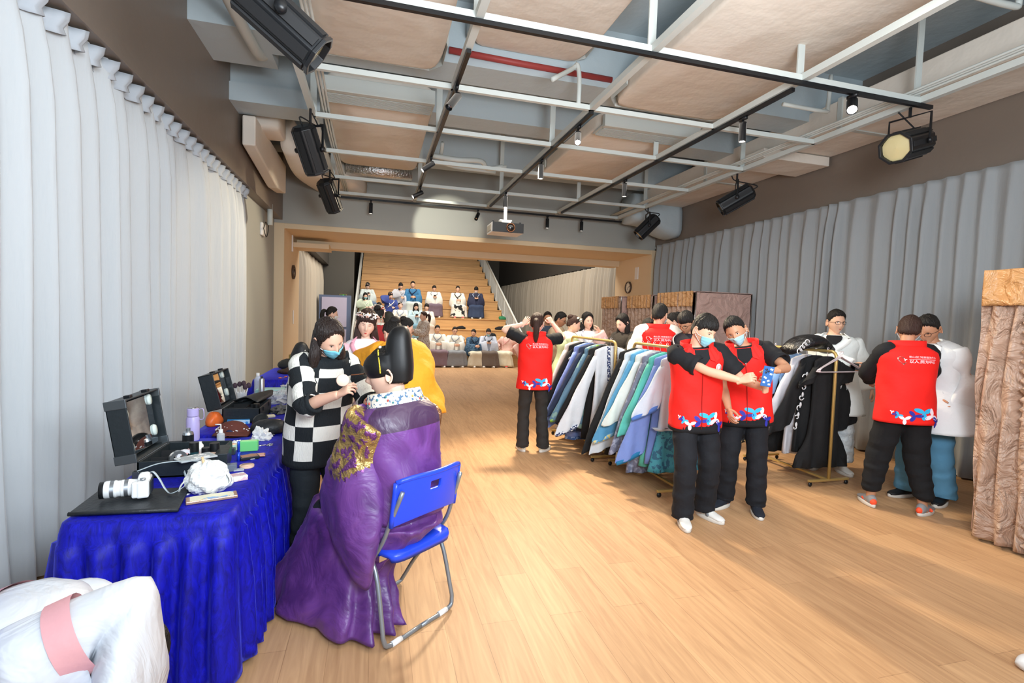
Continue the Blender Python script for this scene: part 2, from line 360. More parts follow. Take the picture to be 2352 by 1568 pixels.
MB().poly([(-1.7, 7.3, 4.1), (-1.7, 7.3, 3.72), (-1.7, 8.9, 3.55), (-1.7, 9.6, 3.62), (-1.7, 9.6, 4.1)], thick=.16, nrmv=(1, 0, 0)).build('board', M_board, t, smooth=False, bevel=.02)
o = MB().bx(-.55, .6, 9.4, 9.75, 4.05, 4.3).build('foil_duct', M_foil); tag(o, 'shiny foil wrapped duct between the rails near the archway', 'duct')
o = MB().tube([(-1.25, 1.2, 4.2), (-1.25, 5.4, 4.25), (-1.2, 6.1, 4.35), (-1.1, 6.2, 4.5)], .055, 12, smooth=4).build('ceiling_pipe', M_cw); tag(o, 'thick white pipe running above the nearest black stage light', 'pipe')
o = MB().tube([(.7, 5.45, 4.4), (1.5, 5.48, 4.4), (2.6, 5.5, 4.4)], .035, 8).build('ceiling_pipe', mat('red pipe', '9a3d3a', .5)); tag(o, 'red sprinkler pipe crossing beside the concrete beam', 'pipe')
for k, (p, r, lb) in enumerate((([(.8, 8.1, 4.1), (1.2, 8.0, 4.05), (1.6, 8.1, 4.1), (1.75, 8.3, 4.05), (2.0, 8.25, 4.1)], .04, 'bent white pipe, the looping one between the middle rails'),
        ([(.95, 7.9, 4.25), (1.05, 8.3, 4.05), (1.9, 8.35, 4.02)], .03, 'thin white pipe dropping and turning between the middle rails'),
        ([(.8, 8.45, 4.12), (1.6, 8.5, 4.1), (2.1, 8.4, 4.15)], .03, 'straight white pipe behind the looping one'),
        ([(4.2, 4.6, 4.0), (4.75, 4.6, 4.0), (4.8, 4.6, 4.05), (4.82, 4.6, 4.4)], .022, 'short bent pipe stub next to the hanging spotlight'),
        ([(4.3, 3.0, 4.25), (4.9, 3.0, 4.25), (4.98, 3.0, 4.3), (5.0, 3.0, 4.6)], .025, 'bent pipe stub high above the brightest spotlight'),
        ([(1.7, 5.0, 4.05), (2.0, 5.2, 4.3), (2.05, 5.2, 4.35), (2.08, 5.2, 4.2), (2.08, 5.2, 3.9)], .025, 'hooked white pipe beside the middle rail'))):
    o = MB().tube(p, r, 8, smooth=4).build('ceiling_pipe', M_cw); tag(o, lb, 'pipe', 'white pipes above the grid')
# steel grid
g = thing('ceiling_grid', 'white painted steel ceiling grid of crossing rails with hanger posts', 'ceiling grid', (2.2, 5, 3.8))
RX = (-.72, .70, 2.15, 3.65, 5.05); CYS = (1.6, 3.78, 5.0, 6.2, 7.5, 8.9, 10.05)
for x in RX: MB().bx(x-.03, x+.03, .8, 10.15, 3.8, 3.86).build('rail', M_cw, g, smooth=False)
for y in CYS: MB().bx(RX[0], RX[-1], y-.022, y+.022, 3.8, 3.85).build('cross_rail', M_cw, g, smooth=False)
for x in RX:
    for y in CYS[1::2]: 
        MB().bx(x-.035, x+.035, y+.03, y+.045, 3.85, 4.96).build('hanger_post', M_cw, g, smooth=False)
for x in (-.60, -.57, -.54, 4.88, 4.92, 4.96):
    o = MB().tube([(x, .8+random.random()*.2, 3.88), (x+.03, 4, 3.88+.02*random.random()), (x-.02, 7, 3.88), (x, 10.1, 3.87)], .013, 6, smooth=4).build('conduit', M_cw, g)
# black lighting tracks
def track(p0, p1, lb):
    p0, p1 = V3(p0), V3(p1); d = p1-p0; o = MB().box((p0+p1)/2, (abs(d[0])+.036, abs(d[1])+.036, .034)).build('lighting_track', M_blk, smooth=False); tag(o, lb, 'lighting track', 'black lighting tracks')
track((-.7, 3.76, 3.775), (5.15, 3.76, 3.775), 'black lighting track crossing the ceiling nearest the camera')
track((.7, 4.2, 3.775), (.7, 9.6, 3.775), 'black lighting track running towards the arch above the table side')
track((2.15, 5.0, 3.775), (2.15, 9.8, 3.775), 'black lighting track under the middle rail towards the projector')
track((3.65, 3.9, 3.775), (3.65, 9.8, 3.775), 'black lighting track under the rail towards the clothing racks')
track((-.78, 10.2, 3.775), (5.28, 10.2, 3.775), 'black lighting track across the wall over the archway')
def spotlamp(x, y, tilt=0, az=0, lit=1, lb='', power=12, col=(1, .95, .86), drop=.10, L=.2, ang=75, r=.036):
    t = thing('track_spotlight', lb, 'spotlight', (x, y, 3.76), group='black track spotlights')
    MB().box((x, y, 3.745), (.03, .1, .03)).tube([(x, y, 3.74), (x, y, 3.76-drop)], .01, 8).build('mount', M_blk, t)
    R = rotm('Z', az)@rotm('X', tilt); top = V3((x, y, 3.76-drop)); ax = R@V3((0, 0, -1))
    MB().lathe([(r*.9, .05), (r, .045), (r, -L+.05), (r*.86, -L+.052)], top, 20, R=R, cap=(1, 0)).build('lamp_housing', M_blk, t, auto=40)
    c = top+ax*(L-.07)
    MB().lathe([(r*.88, .0), (r*.88, .004)], c+ax*.004, 16, R=R).build('lens', M_lamp if lit else M_chrome, t)
    if lit and power: spot('spot', tuple(c+ax*.03), tuple(c+ax), power, col, ang, .5, .03)
SL = [(.7, 4.84, 38, 125, 0, 'unlit black spotlight tilted under the table-side track, nearest one', 0), (.7, 7.08, 52, 95, 1, 'tilted lit spotlight halfway along the table-side track', 150), (.7, 8.8, 58, 100, 1, 'bright tilted spotlight at the arch end of the table-side track', 150),
      (-.12, 10.2, 0, 0, 1, 'upright black spotlight over the curtain side of the arch', 25), (1.98, 10.2, 45, 150, 0, 'unlit tilted spotlight on the arch track left of the projector', 0),
      (2.15, 8.6, 0, 0, 1, 'upright spotlight just above the projector', 30), (3.48, 10.2, 0, 0, 1, 'upright spotlight on the arch track beyond the projector', 25),
      (4.26, 10.2, 0, 0, 1, 'upright spotlight with a dangling wire near the arch corner', 25), (3.65, 7.1, 0, 0, 1, 'upright spotlight on the rack-side track, farther one', 50),
      (2.15, 6.65, 0, 0, 1, 'upright spotlight on the middle track, farther of two', 50), (2.15, 5.35, 42, 158, 1, 'glaring spotlight on the middle track turned towards us', 4),
      (3.65, 4.53, 0, 0, 1, 'large upright spotlight hanging from the rack-side track', 60)]
for x, y, ti, az, lit, lb, pw in SL: spotlamp(x, y, ti, az, lit, lb, pw, col=(1, .84, .6) if pw > 100 else (1, .95, .86))
spotlamp(4.2, 3.76, 48, 133, 1, 'glaring white spotlight on the nearest cross track', 5, drop=.08, r=.045)
spot('wall_spot', (.75, 8.95, 3.62), (1.35, 10.6, 3.42), 110, (1, .97, .82), 46, .35, .02)
# hexagonal stage lights
def stagelight(x, y, z, R, lb, L=.5, r=.125):
    t = thing('stage_light', lb, 'stage light', (x, y, 3.8), group='black stage lights on the outer rails')
    R = np.array(R); c = V3((x, y, z)); h = MB()
    n = 8; th = np.arange(n)*2*PI/n+PI/8
    G = [np.stack([rr*np.cos(th), rr*np.sin(th), np.full(n, zz)], 1)@R.T+c for rr, zz in ((r*.8, -L/2), (r, -L/2+.03), (r, L/2-.02), (r*1.06, L/2-.02), (r*1.06, L/2), (r*.9, L/2), (r*.86, L/2-.04))]
    h.rings(G).build('lamp_housing', M_blk, t, smooth=False, bevel=.003)
    f = MB()
    for i in range(n): 
        a_ = i*2*PI/n; f.box(R@V3((r*.98*math.cos(a_), r*.98*math.sin(a_), 0))+c, (.012, .05, L*.86), R@rotm('Z', math.degrees(a_)))
    f.build('cooling_fin', M_blk2, t, smooth=False)
    MB().lathe([(r*.84, L/2-.035), (r*.6, L/2-.025), (.001, L/2-.02)], c, 20, R=R, cap=(0, 0)).build('lens', mat('amber lens', 'c9bc8c', .25, coat=1), t)
    sx = R@V3((1, 0, 0)); up = V3((0, 0, 1)); y0 = c+sx*(r+.03); y1 = c-sx*(r+.03); tp = V3((x, y, min(3.74, z+r+.14)))
    MB().tube([y0, y0+(tp-c)*.95, y1+(tp-c)*.95, y1], [(.006, .018)]*4, 6).tube([tp-up*.02, (x, y, 3.8)], .014, 8).build('yoke', M_blk, t, smooth=False)
    [MB().lathe([(.028, -.012), (.028, .02)], q, 12, R=basis(x=up, z=sx*s_)).build('yoke_knob', M_blk, t) for q, s_ in ((y0, 1), (y1, -1))]
    bk = c-R@V3((0, 0, L/2)); MB().tube([bk, bk-R@V3((0, 0, .06))+V3((0, 0, .03)), V3((x+.06, y+.1, min(z+.3, 3.75))), (x, y+.12, 3.8)], .008, 6, smooth=5).build('power_cable', M_blk2, t)
def dirR(d, hint=(0, 0, 1)): 
    z = nrm(d); x = np.cross(V3(hint), z); return basis(x=x, z=z)
stagelight(-.47, 2.75, 3.02, dirR((.8, .12, -.58)), 'large black stage light hanging nearest over the blue table', L=.44, r=.105)
stagelight(-.72, 5.98, 3.36, dirR((.25, .45, -.8)), 'black stage light halfway along the table-side rail')
stagelight(-.72, 8.41, 3.4, dirR((.3, .6, -.8)), 'black stage light at the arch end of the table-side rail')
stagelight(5.05, 3.87, 3.44, dirR((-.9, -.25, -.3)), 'black stage light nearest over the white-robed man, lens facing out', L=.56, r=.145)
stagelight(5.05, 6.33, 3.43, dirR((-.7, .45, -.5)), 'black stage light halfway along the rack-side rail')
stagelight(5.05, 8.81, 3.44, dirR((-.7, .2, -.75)), 'black stage light at the arch end of the rack-side rail')
# projector
pc = atY(1160, 527, 8.62)
t = thing('projector', 'black front white-sided projector hanging in front of the archway', 'projector', tuple(pc))
MB().box(pc, (.56, .42, .17)).build('casing', M_white, t, smooth=False, bevel=.012)
MB().box(pc+V3((.0, -.215, 0)), (.55, .012, .165)).build('front_panel', M_blk, t, smooth=False, bevel=.005)
ly = basis(x=(1, 0, 0), z=(0, -1, 0))
MB().lathe([(.075, 0), (.075, .03), (.066, .032), (.062, .01)], pc+V3((.04, -.22, 0)), 24, R=ly, cap=(0, 0)).build('lens_ring', mat('copper ring', '9c6a4a', .3, metal=.8), t)
MB().lathe([(.06, 0), (.05, .02), (.02, .03), (.001, .032)], pc+V3((.04, -.225, 0)), 24, R=ly, cap=(0, 0)).build('lens', mat('dark glass', '0c1016', .05, coat=1), t)
MB().box(pc+V3((-.285, 0, 0)), (.008, .3, .1)).build('side_vent', mat('vent beige', 'b9b3a4', .6), t, smooth=False)
for sx in (-.24, .24): MB().box(pc+V3((sx, -.1, .1)), (.03, .03, .04)).build('foot', M_blk, t, smooth=False)
MB().box(pc+V3((0, 0, .12)), (.16, .16, .06)).box(pc+V3((0, 0, .15)), (.22, .1, .02)).tube([pc+V3((0, 0, .12)), (pc[0], pc[1], 3.85)], .03, 12).build('ceiling_bracket', M_white, t, bevel=.005, smooth=False)
# wall clocks
for c, ax, lb in (((-1.72, 11.65, 2.41), 1, 'round wall clock on the beige jamb at the curtain side'), ((6.22, 11.63, 2.45), -1, 'round wall clock on the beige jamb above the brown fitting booths')):
    t = thing('wall_clock', lb, 'clock', c); R = basis(x=(0, 1, 0), z=(ax, 0, 0))
    MB().lathe([(.15, 0), (.15, .04), (.135, .045), (.13, .02)], c, 28, R=R, cap=(1, 0)).build('rim', mat('brown rim', '4a3a30', .4), t)
    MB().lathe([(.131, .018), (.0, .02)], c, 28, R=R, cap=(0, 0)).build('clock_face', mat('clock face', 'e9e2d2', .6), t)
    h = MB()
    for a_, l_ in ((70, .07), (200, .1)): 
        d_ = R@V3((math.cos(math.radians(a_)), math.sin(math.radians(a_)), 0)); h.tube([V3(c)+V3((ax*.028, 0, 0)), V3(c)+V3((ax*.028, 0, 0))+d_*l_], .005, 4)
    h.build('clock_hand', M_blk, t)
    k = MB()
    for i in range(12): 
        d_ = R@V3((math.cos(i*PI/6), math.sin(i*PI/6), 0)); k.tube([V3(c)+V3((ax*.024, 0, 0))+d_*.1, V3(c)+V3((ax*.024, 0, 0))+d_*.12], .004, 4)
    k.build('hour_mark', M_blk, t)
# emergency exit signs, switches, router
def exitsign(c, R, lb, w_=.16, h_=.16, arrow=False):
    t = thing('exit_sign', lb, 'sign', tuple(c)); R = np.array(R)
    MB().box(c, (w_, h_, .02), R).build('frame', mat('brass frame', '9a8450', .4, metal=.6), t, smooth=False)
    MB().box(V3(c)+R@V3((0, 0, .011)), (w_*.85, h_*.85, .004), R).build('panel', mat('sign dark green', '2f6a3a', .5), t, smooth=False)
    g_ = mat('sign green', '3cf060', emit=1.6); f = MB(); o_ = R@V3((0, 0, .015))
    P = lambda a_, b_: V3(c)+o_+R@V3((a_*w_, b_*h_, 0))
    f.ball(P(.02, .27), (.012, .012, .012), 8).tube([P(0, .18), P(.02, -.02)], .014, 6).tube([P(.02, 0), P(.12, -.15), P(.1, -.3)], .009, 6).tube([P(.02, 0), P(-.12, -.15), P(-.2, -.3)], .009, 6)
    f.tube([P(.02, .15), P(.2, .08), P(.25, .16)], .007, 6).tube([P(0, .15), P(-.16, .06), P(-.24, .14)], .007, 6).build('running_figure', g_, t)
exitsign((-1.715, 11.4, .55), basis(x=(0, 1, 0), z=(1, 0, 0)), 'green running figure exit sign low on the beige jamb', .24, .24)
e = atY(788, 680, 19.985)
exitsign(e, basis(x=(1, 0, 0), z=(0, -1, 0)), 'lit green exit sign on the dark wall beside the stairs', .26, .16)
for c, d, lb in (((6.21, 11.25, 2.78), (.02, .16, .3), 'white wall thermostat plate above the clock on the arch jamb'), ((6.21, 11.95, 1.5), (.01, .02, .5), 'thin grey switch strip on the arch jamb beside the booths'), ((-1.71, 11.55, 3.0), (.02, .1, .34), 'white intercom plate on the jamb above the clock'), ((-1.71, 11.75, 1.45), (.015, .05, .3), 'narrow grey switch strip on the jamb above the exit sign')):
    o = MB().box(c, d).build('wall_switch', M_white, bevel=.006, smooth=False); tag(o, lb, 'switch')
c = atX(604, 527, -1.88); t = thing('wifi_router', 'small white box with black cable on the grey wall past the curtain', 'router', tuple(c))
MB().box(c, (.05, .28, .22)).build('casing', M_white, t, smooth=False, bevel=.02)
MB().tube([c+V3((.04, -.15, 0)), c+V3((.05, 0, -.12)), c+V3((.05, .16, .0)), c+V3((.05, .2, .25)), c+V3((.04, .3, .4))], .007, 6, smooth=5).tube([c+V3((.04, -.15, .0)), c+V3((.05, -.05, .12)), c+V3((.05, .1, .1))], .007, 6, smooth=4).build('cable', M_blk2, t)
MB().tube([c+V3((.09, .1, .1)), c+V3((.09, .1, .46))], .045, 10).build('curtain_motor', M_cw, t)
# ---------------- stairs (wooden bleachers) ----------------
M_oak = mat('stair wood', 'c69a64', .5, var=.1, bs=3, stretch=(.4, 3, 6))
st = thing('bleacher_stairs', 'wide golden wooden bleacher steps rising through the archway', 'stairs', (2, 15.6, 0)); st['kind'] = 'structure'
N_ST, RS, TD, Y0 = 15, .37, .95, 15.6
SX0, SX1 = -.6, 4.6
for n in range(N_ST):
    x1 = SX1+n*.058
    MB().bx(SX0, x1, Y0+n*TD, Y0+(n+1)*TD+.02, max(0, n*RS-.1), (n+1)*RS-.015).build('step', M_oak, st, smooth=False)
    MB().bx(SX0, x1+.01, Y0+n*TD-.03, Y0+(n+1)*TD, (n+1)*RS-.03, (n+1)*RS).build('step_tread', M_oak, st, smooth=False)
    if n > 2: MB().bx(SX0, SX0+1.15, Y0+n*TD-TD/2, Y0+n*TD, n*RS, n*RS+RS/2).build('half_step', M_oak, st, smooth=False)
M_rail = mat('pale handrail', 'c9cbc6', .5)
for sx, lb in ((1, 'white handrail with balusters down the rack side of the stairs'), (-1, 'white handrail on the locker side of the stairs')):
    def ex(y): return (SX1+.06+(y-Y0)*.062) if sx > 0 else SX0-.06
    def ez(y): return .95+(y-Y0)/TD*RS
    t = thing('stair_handrail', lb, 'handrail', (ex(Y0), Y0, 0))
    MB().tube([(ex(Y0-.4), Y0-.4, ez(Y0-.4)), (ex(28.5), 28.5, ez(28.5))], [(.05, .03)]*2, 8).build('handrail', M_rail, t)
    MB().tube([(ex(Y0-.3), Y0-.3, 0.1), (ex(28.5), 28.5, ez(28.5)-.93)], [(.06, .02)]*2, 6).build('bottom_rail', M_rail, t)
    b = MB()
    for y in np.arange(Y0-.3, 28.4, .13): b.box((ex(y), y, ez(y)-.46), (.014, .014, .9))
    b.build('balusters', M_rail, t, smooth=False)
    for y in np.arange(Y0-.3, 28.4, 1.9): MB().box((ex(y), y, ez(y)-.47), (.045, .045, .95)).build('post', M_rail, t, smooth=False)
    if sx > 0:
        P = [(ex(Y0)+.03, Y0, 0), (ex(28.5)+.03, 28.5, 0), (ex(28.5)+.03, 28.5, 5.0), (ex(Y0)+.03, Y0, .1)]
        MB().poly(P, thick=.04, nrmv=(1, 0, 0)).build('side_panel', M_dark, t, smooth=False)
# locker beside stairs
t = thing('metal_locker', 'lilac grey two-door metal locker beside the foot of the stairs', 'locker', (-1.35, 17.5, 0))
MB().bx(-1.75, -.78, 17.2, 17.7, 0, 2.12).build('casing', mat('locker blue', '5e6b86', .5), t, smooth=False)
for z0, z1 in ((.08, 1.02), (1.1, 2.05)):
    MB().bx(-1.66, -.9, 17.17, 17.2, z0, z1).build('door', mat('locker lilac', 'b9b3c9', .5), t, smooth=False)
    MB().bx(-1.6, -1.56, 17.15, 17.17, z0+.4, z0+.56).build('handle', M_cw, t, smooth=False)
# ---------------- tables and velvet cloths ----------------
def velvet(name, c1, c2):
    m = bpy.data.materials.new(name); m.use_nodes = True; nt = m.node_tree; N = nt.nodes; L = nt.links; b = N['Principled BSDF']
    tc = N.new('ShaderNodeTexCoord'); mp = N.new('ShaderNodeMapping'); mp.inputs['Scale'].default_value = (5, 5, 1.6); L.new(tc.outputs['Object'], mp.inputs[0])
    nz = N.new('ShaderNodeTexNoise'); nz.inputs['Scale'].default_value = 6; nz.inputs['Detail'].default_value = 8; nz.inputs['Roughness'].default_value = .65; nz.inputs['Distortion'].default_value = 1.5; L.new(mp.outputs[0], nz.inputs['Vector'])
    rp = N.new('ShaderNodeValToRGB'); e = rp.color_ramp.elements; e[0].position = .36; e[0].color = lin(c1)+(1,); e[1].position = .74; e[1].color = lin(c2)+(1,)
    L.new(nz.outputs[0], rp.inputs[0]); L.new(rp.outputs[0], b.inputs['Base Color'])
    bp = N.new('ShaderNodeBump'); bp.inputs['Strength'].default_value = .35; bp.inputs['Distance'].default_value = .006; L.new(nz.outputs[0], bp.inputs['Height']); L.new(bp.outputs[0], b.inputs['Normal'])
    b.inputs['Roughness'].default_value = .55; b.inputs['Sheen Weight'].default_value = .55; b.inputs['Sheen Roughness'].default_value = .25; b.inputs['Sheen Tint'].default_value = (.12, .14, 1, 1); b.inputs['Specular IOR Level'].default_value = .3
    return m
M_velvet = velvet('crushed blue velvet', '040578', '1016c8')
def table(x0, x1, y0, y1, lb, seed, zt=.75, fold=.2):
    t = thing('folding_table', 'trestle '+lb, 'table', ((x0+x1)/2, (y0+y1)/2, 0), group='tables under the blue velvet')
    MB().bx(x0+.03, x1-.03, y0+.03, y1-.03, zt-.035, zt-.008).build('tabletop', M_white, t, smooth=False)
    for x in (x0+.08, x1-.08):
        for y in (y0+.1, y1-.1): MB().bx(x-.015, x+.015, y-.015, y+.015, 0, zt-.035).build('leg', M_chrome, t, smooth=False)
    r = .05; P = []
    for cx_, cy_, a0 in ((x1-r, y0+r, -90), (x1-r, y1-r, 0), (x0+r, y1-r, 90), (x0+r, y0+r, 180)):
        for a in np.linspace(a0, a0+90, 6): P.append((cx_+r*math.cos(math.radians(a)), cy_+r*math.sin(math.radians(a)), math.cos(math.radians(a)), math.sin(math.radians(a))))
    P = np.array(P+[P[0]]); sl_ = np.concatenate([[0], np.cumsum(np.linalg.norm(np.diff(P[:, :2], axis=0), axis=1))]); n = int(sl_[-1]/.012); S = np.linspace(0, sl_[-1], n, endpoint=False)
    Q = np.stack([np.interp(S, sl_, P[:, i]) for i in range(4)], 1); c = np.array([(x0+x1)/2, (y0+y1)/2]); rng = np.random.RandomState(seed)
    ph = np.cumsum(rng.uniform(.55, 1.5, n)); ph = ph/ph[-1]*2*PI*round(sl_[-1]/.105); am = np.interp(S, np.linspace(0, sl_[-1], 40), rng.uniform(.5, 1.3, 40))
    R = [np.column_stack([c+(Q[:, :2]-c)*k, np.full(n, zt)]) for k in (.02, .5, .96)]
    R += [np.column_stack([Q[:, :2], np.full(n, zt-.008)]), np.column_stack([Q[:, :2]+Q[:, 2:]*.012, np.full(n, zt-.05)]), np.column_stack([Q[:, :2]+Q[:, 2:]*.016, np.full(n, zt-.085)])]
    for z in np.linspace(zt-.10, .03, 16):
        k = 1-(z/zt); w_ = (.016+.042*min(1, k*2.2))*am*(.5+.5*np.sin(ph+.6*np.sin(k*3+ph*.13))); R.append(np.column_stack([Q[:, :2]+Q[:, 2:]*(.012+w_+.05*k*am*.5)[:, None], np.full(n, z)+.012*np.sin(ph*.21)*(z < .1)]))
    MB().rings(R, cap=(1, 0)).build('tablecloth', M_velvet, None, solid=-.004); o = bpy.data.objects[-1] if 0 else COL.objects[-1]
    tag(o, 'blue velvet cloth '+lb, 'tablecloth', 'blue velvet tablecloths'); return t
table(-1.19, -.57, 2.32, 3.72, 'of the near table, front pleats full length towards the camera', 1)
table(-1.2, -.58, 3.78, 5.9, 'of the middle table, behind the striped makeup artist', 2)
table(-1.35, -.62, 6.3, 7.6, 'of the far table, strewn with hair ornaments and black bags', 3, zt=.8)
# ---------------- people ----------------
M_skin = mat('skin', 'd9a98c', .5, bump=.04, bs=60); M_skin2 = mat('skin pale', 'e3b9a2', .5, bump=.04, bs=60); M_skin3 = mat('skin tan', 'c08c6c', .5, bump=.04, bs=60)
M_lip = mat('lips', 'b0504a', .4); M_lip2 = mat('lips red', 'c23a36', .35); M_eyew = mat('eye white', 'e8e2dc', .3); M_iris = mat('iris', '1c1210', .15); M_brow = mat('brow', '2a1f1a', .8)
M_hair = mat('black hair', '15110e', .5, bump=1, bs=60, stretch=(3, 3, .25), spec=.35); M_hair2 = mat('brown hair', '38221a', .5, bump=1, bs=60, stretch=(3, 3, .25), spec=.35)
M_mask = mat('surgical mask', '8fd0de', .7, bump=.1, bs=30); M_maskw = mat('white mask', 'e6eaec', .7)
M_sole = mat('sole white', 'dcd8cf', .6)
def headF(D, off=0., nose=1.):
    """surface of a head from unit directions (x right, y face, z up), offset outwards"""
    D = np.asarray(D, float); x, y, z = D[..., 0], D[..., 1], D[..., 2]
    px = .077*x*(1-.30*sm(-z, .15, 1.0)*(y > -.9))*(1-.03*sm(z, .2, .9)); py = .097*y; pz = .118*z
    fr = sm(y, -.1, .5)
    py = py-fr*.010*sm(1-np.abs(z), 0, .8)*0+fr*.012*sm(-z, .3, .95)
    py = np.where(y < 0, py*(1-.38*sm(-z, .15, .9)), py)
    pz = pz-.004*fr*sm(-z, .7, 1)
    g = lambda a, b, sa, sb: np.exp(-((x-a)/sa)**2-((z-b)/sb)**2)*(y > 0)
    n_ = (.021*g(0, -.27, .13, .13)+.013*g(0, -.12, .10, .18)+.006*g(.13, -.31, .08, .07)+.006*g(-.13, -.31, .08, .07))*nose
    py = py+n_-.0085*(g(.37, .02, .17, .11)+g(-.37, .02, .17, .11))+.004*(g(.36, .17, .22, .07)+g(-.36, .17, .22, .07))+.006*g(0, -.56, .2, .1)-.003*g(0, -.70, .2, .05)+.005*g(0, -.86, .22, .12)+.004*(g(.5, -.3, .2, .2)+g(-.5, -.3, .2, .2))
    P = np.stack([px, py, pz], -1)
    o = np.asarray(off, float)
    return P+D*o[..., None] if o.ndim else P+D*o
def dirs(az, b):
    az = np.radians(az); c = np.sqrt(np.clip(1-np.asarray(b)**2, 0, 1)); return np.stack([c*np.sin(az), c*np.cos(az), np.asarray(b)+0*az], -1)
def head_mesh(lod, blink=0, lips=1):
    n, k = ((40, 64), (26, 40), (16, 24))[lod]; mb = MB()
    b = np.sin(np.linspace(-PI/2+.04, PI/2-.04, n)); az = np.linspace(-180, 180, k, endpoint=False)
    R = np.array([headF(dirs(az, bb)) for bb in b]); mb.rings(R)
    for s_ in (-1, 1):    # ears
        c = headF(dirs(s_*93., -.08)); E_ = []
        if lod < 2:
            mb.secs([(c+V3((-s_*.004, .006, .0)), (0, .006, .001), (0, 0, .018)), (c+V3((s_*.006, .0, .002)), (0, .013, .003), (0, -.004, .027)), (c+V3((s_*.010, -.004, .003)), (0, .014, .004), (0, -.005, .028)), (c+V3((s_*.008, -.003, .002)), (0, .008, .002), (0, -.003, .016))], 14, 2)
            mb.tube([c+V3((s_*(.008+.006*k_), -.004-.016*math.sin(k_*PI), .028-.058*k_+.004*math.sin(k_*6))) for k_ in np.linspace(0, 1, 9)], [.0045, .005, .005, .005, .0045, .004, .004, .005, .005], 8, smooth=2)
            mb.tube([c+V3((s_*.007, .010, .026)), c+V3((s_*.012, -.004, .034)), c+V3((s_*.013, -.014, .022))], .0045, 8, smooth=4)
        else: mb.ball(c+V3((s_*.005, -.004, 0)), (.008, .016, .03), 8)
    def patch(ca, cb, ra, rb, off, m, n_=12, bow=0.):
        t = np.linspace(0, 2*PI, n_, endpoint=False); L_ = []
        for q in (1., .6): L_.append(headF(dirs(ca+ra*q*np.cos(t), cb+rb*q*np.sin(t)+bow*(q*np.cos(t))**2), off+(1-q)*.0016))
        mb.rings(L_, cap=(0, 1), m=m)
    for s_ in (-1, 1):
        if blink: patch(s_*21, .0, 8.5, .010, .0012, 3, 14, bow=-.0)
        else:
            patch(s_*21, .015, 8.2, .034, .0006, 1, 14); patch(s_*21, .012, 3.6, .036, .0022, 2, 12); patch(s_*21, .052, 9, .008, .0028, 3, 12, bow=-.018)
        patch(s_*22, .15, 10.5, .017, .0012, 3, 12, bow=-.02)
    patch(0, -.545, 13 if lips else 12, .022, .0012, 4, 14, bow=.02); patch(0, -.585, 11, .024, .0018, 4, 14, bow=.03)
    return mb
_hm = {}
def hair_mb(style, lod, th=.016, seed=0):
    """hair shell over the head; style sets the hairline"""
    n, k = ((44, 96), (30, 56), (18, 30))[lod]; rng = np.random.RandomState(seed)
    az = np.linspace(-180, 180, k, endpoint=False); aa = np.abs(az)
    key = {'short': ([0, 35, 50, 68, 80, 92, 104, 125, 180], [.62, .60, .50, .32, .02, .10, -.12, -.42, -.50]),
           'fringe': ([0, 35, 52, 68, 80, 92, 104, 125, 180], [.30, .28, .30, .16, -.02, .08, -.15, -.45, -.52]),
           'long': ([0, 25, 45, 62, 78, 95, 120, 180], [.68, .60, .42, .12, -.40, -.72, -.85, -.9]),
           'bangs': ([0, 30, 45, 60, 75, 95, 120, 180], [.30, .26, .20, -.05, -.42, -.72, -.85, -.9]),
           'up': ([0, 30, 50, 68, 80, 95, 110, 135, 180], [.66, .60, .48, .26, .02, .10, -.10, -.42, -.48])}[style]
    hl = np.interp(aa, *key)+rng.uniform(-.03, .03, k)*(style in ('fringe', 'bangs', 'short'))+(.02*np.sin(az*.35+seed)+.012*np.sin(az*1.1+2*seed))*(1 if style != 'up' else .3)
    b = np.sin(np.linspace(-PI/2*.97, PI/2-.03, n)); R = []
    vol = {'short': 1., 'fringe': 1.15, 'long': 1.2, 'bangs': 1.25, 'up': .85}[style]
    for bb in b:
        t = sm(bb-hl, -.02, .07); up_ = sm(bb, .1, .8)
        h = (.007+.016*up_+.004*sm(aa, 90, 180))*vol*(th/.016)
        st = .0016*np.sin(az*.31+3*math.sin(bb*3+seed))+.0012*np.sin(az*.83+bb*9)+rng.uniform(-.0008, .0008, k)
        R.append(headF(dirs(az, bb), -.008+(h+.008+st)*t, nose=0))
    return MB().rings(R)
_hand = {}
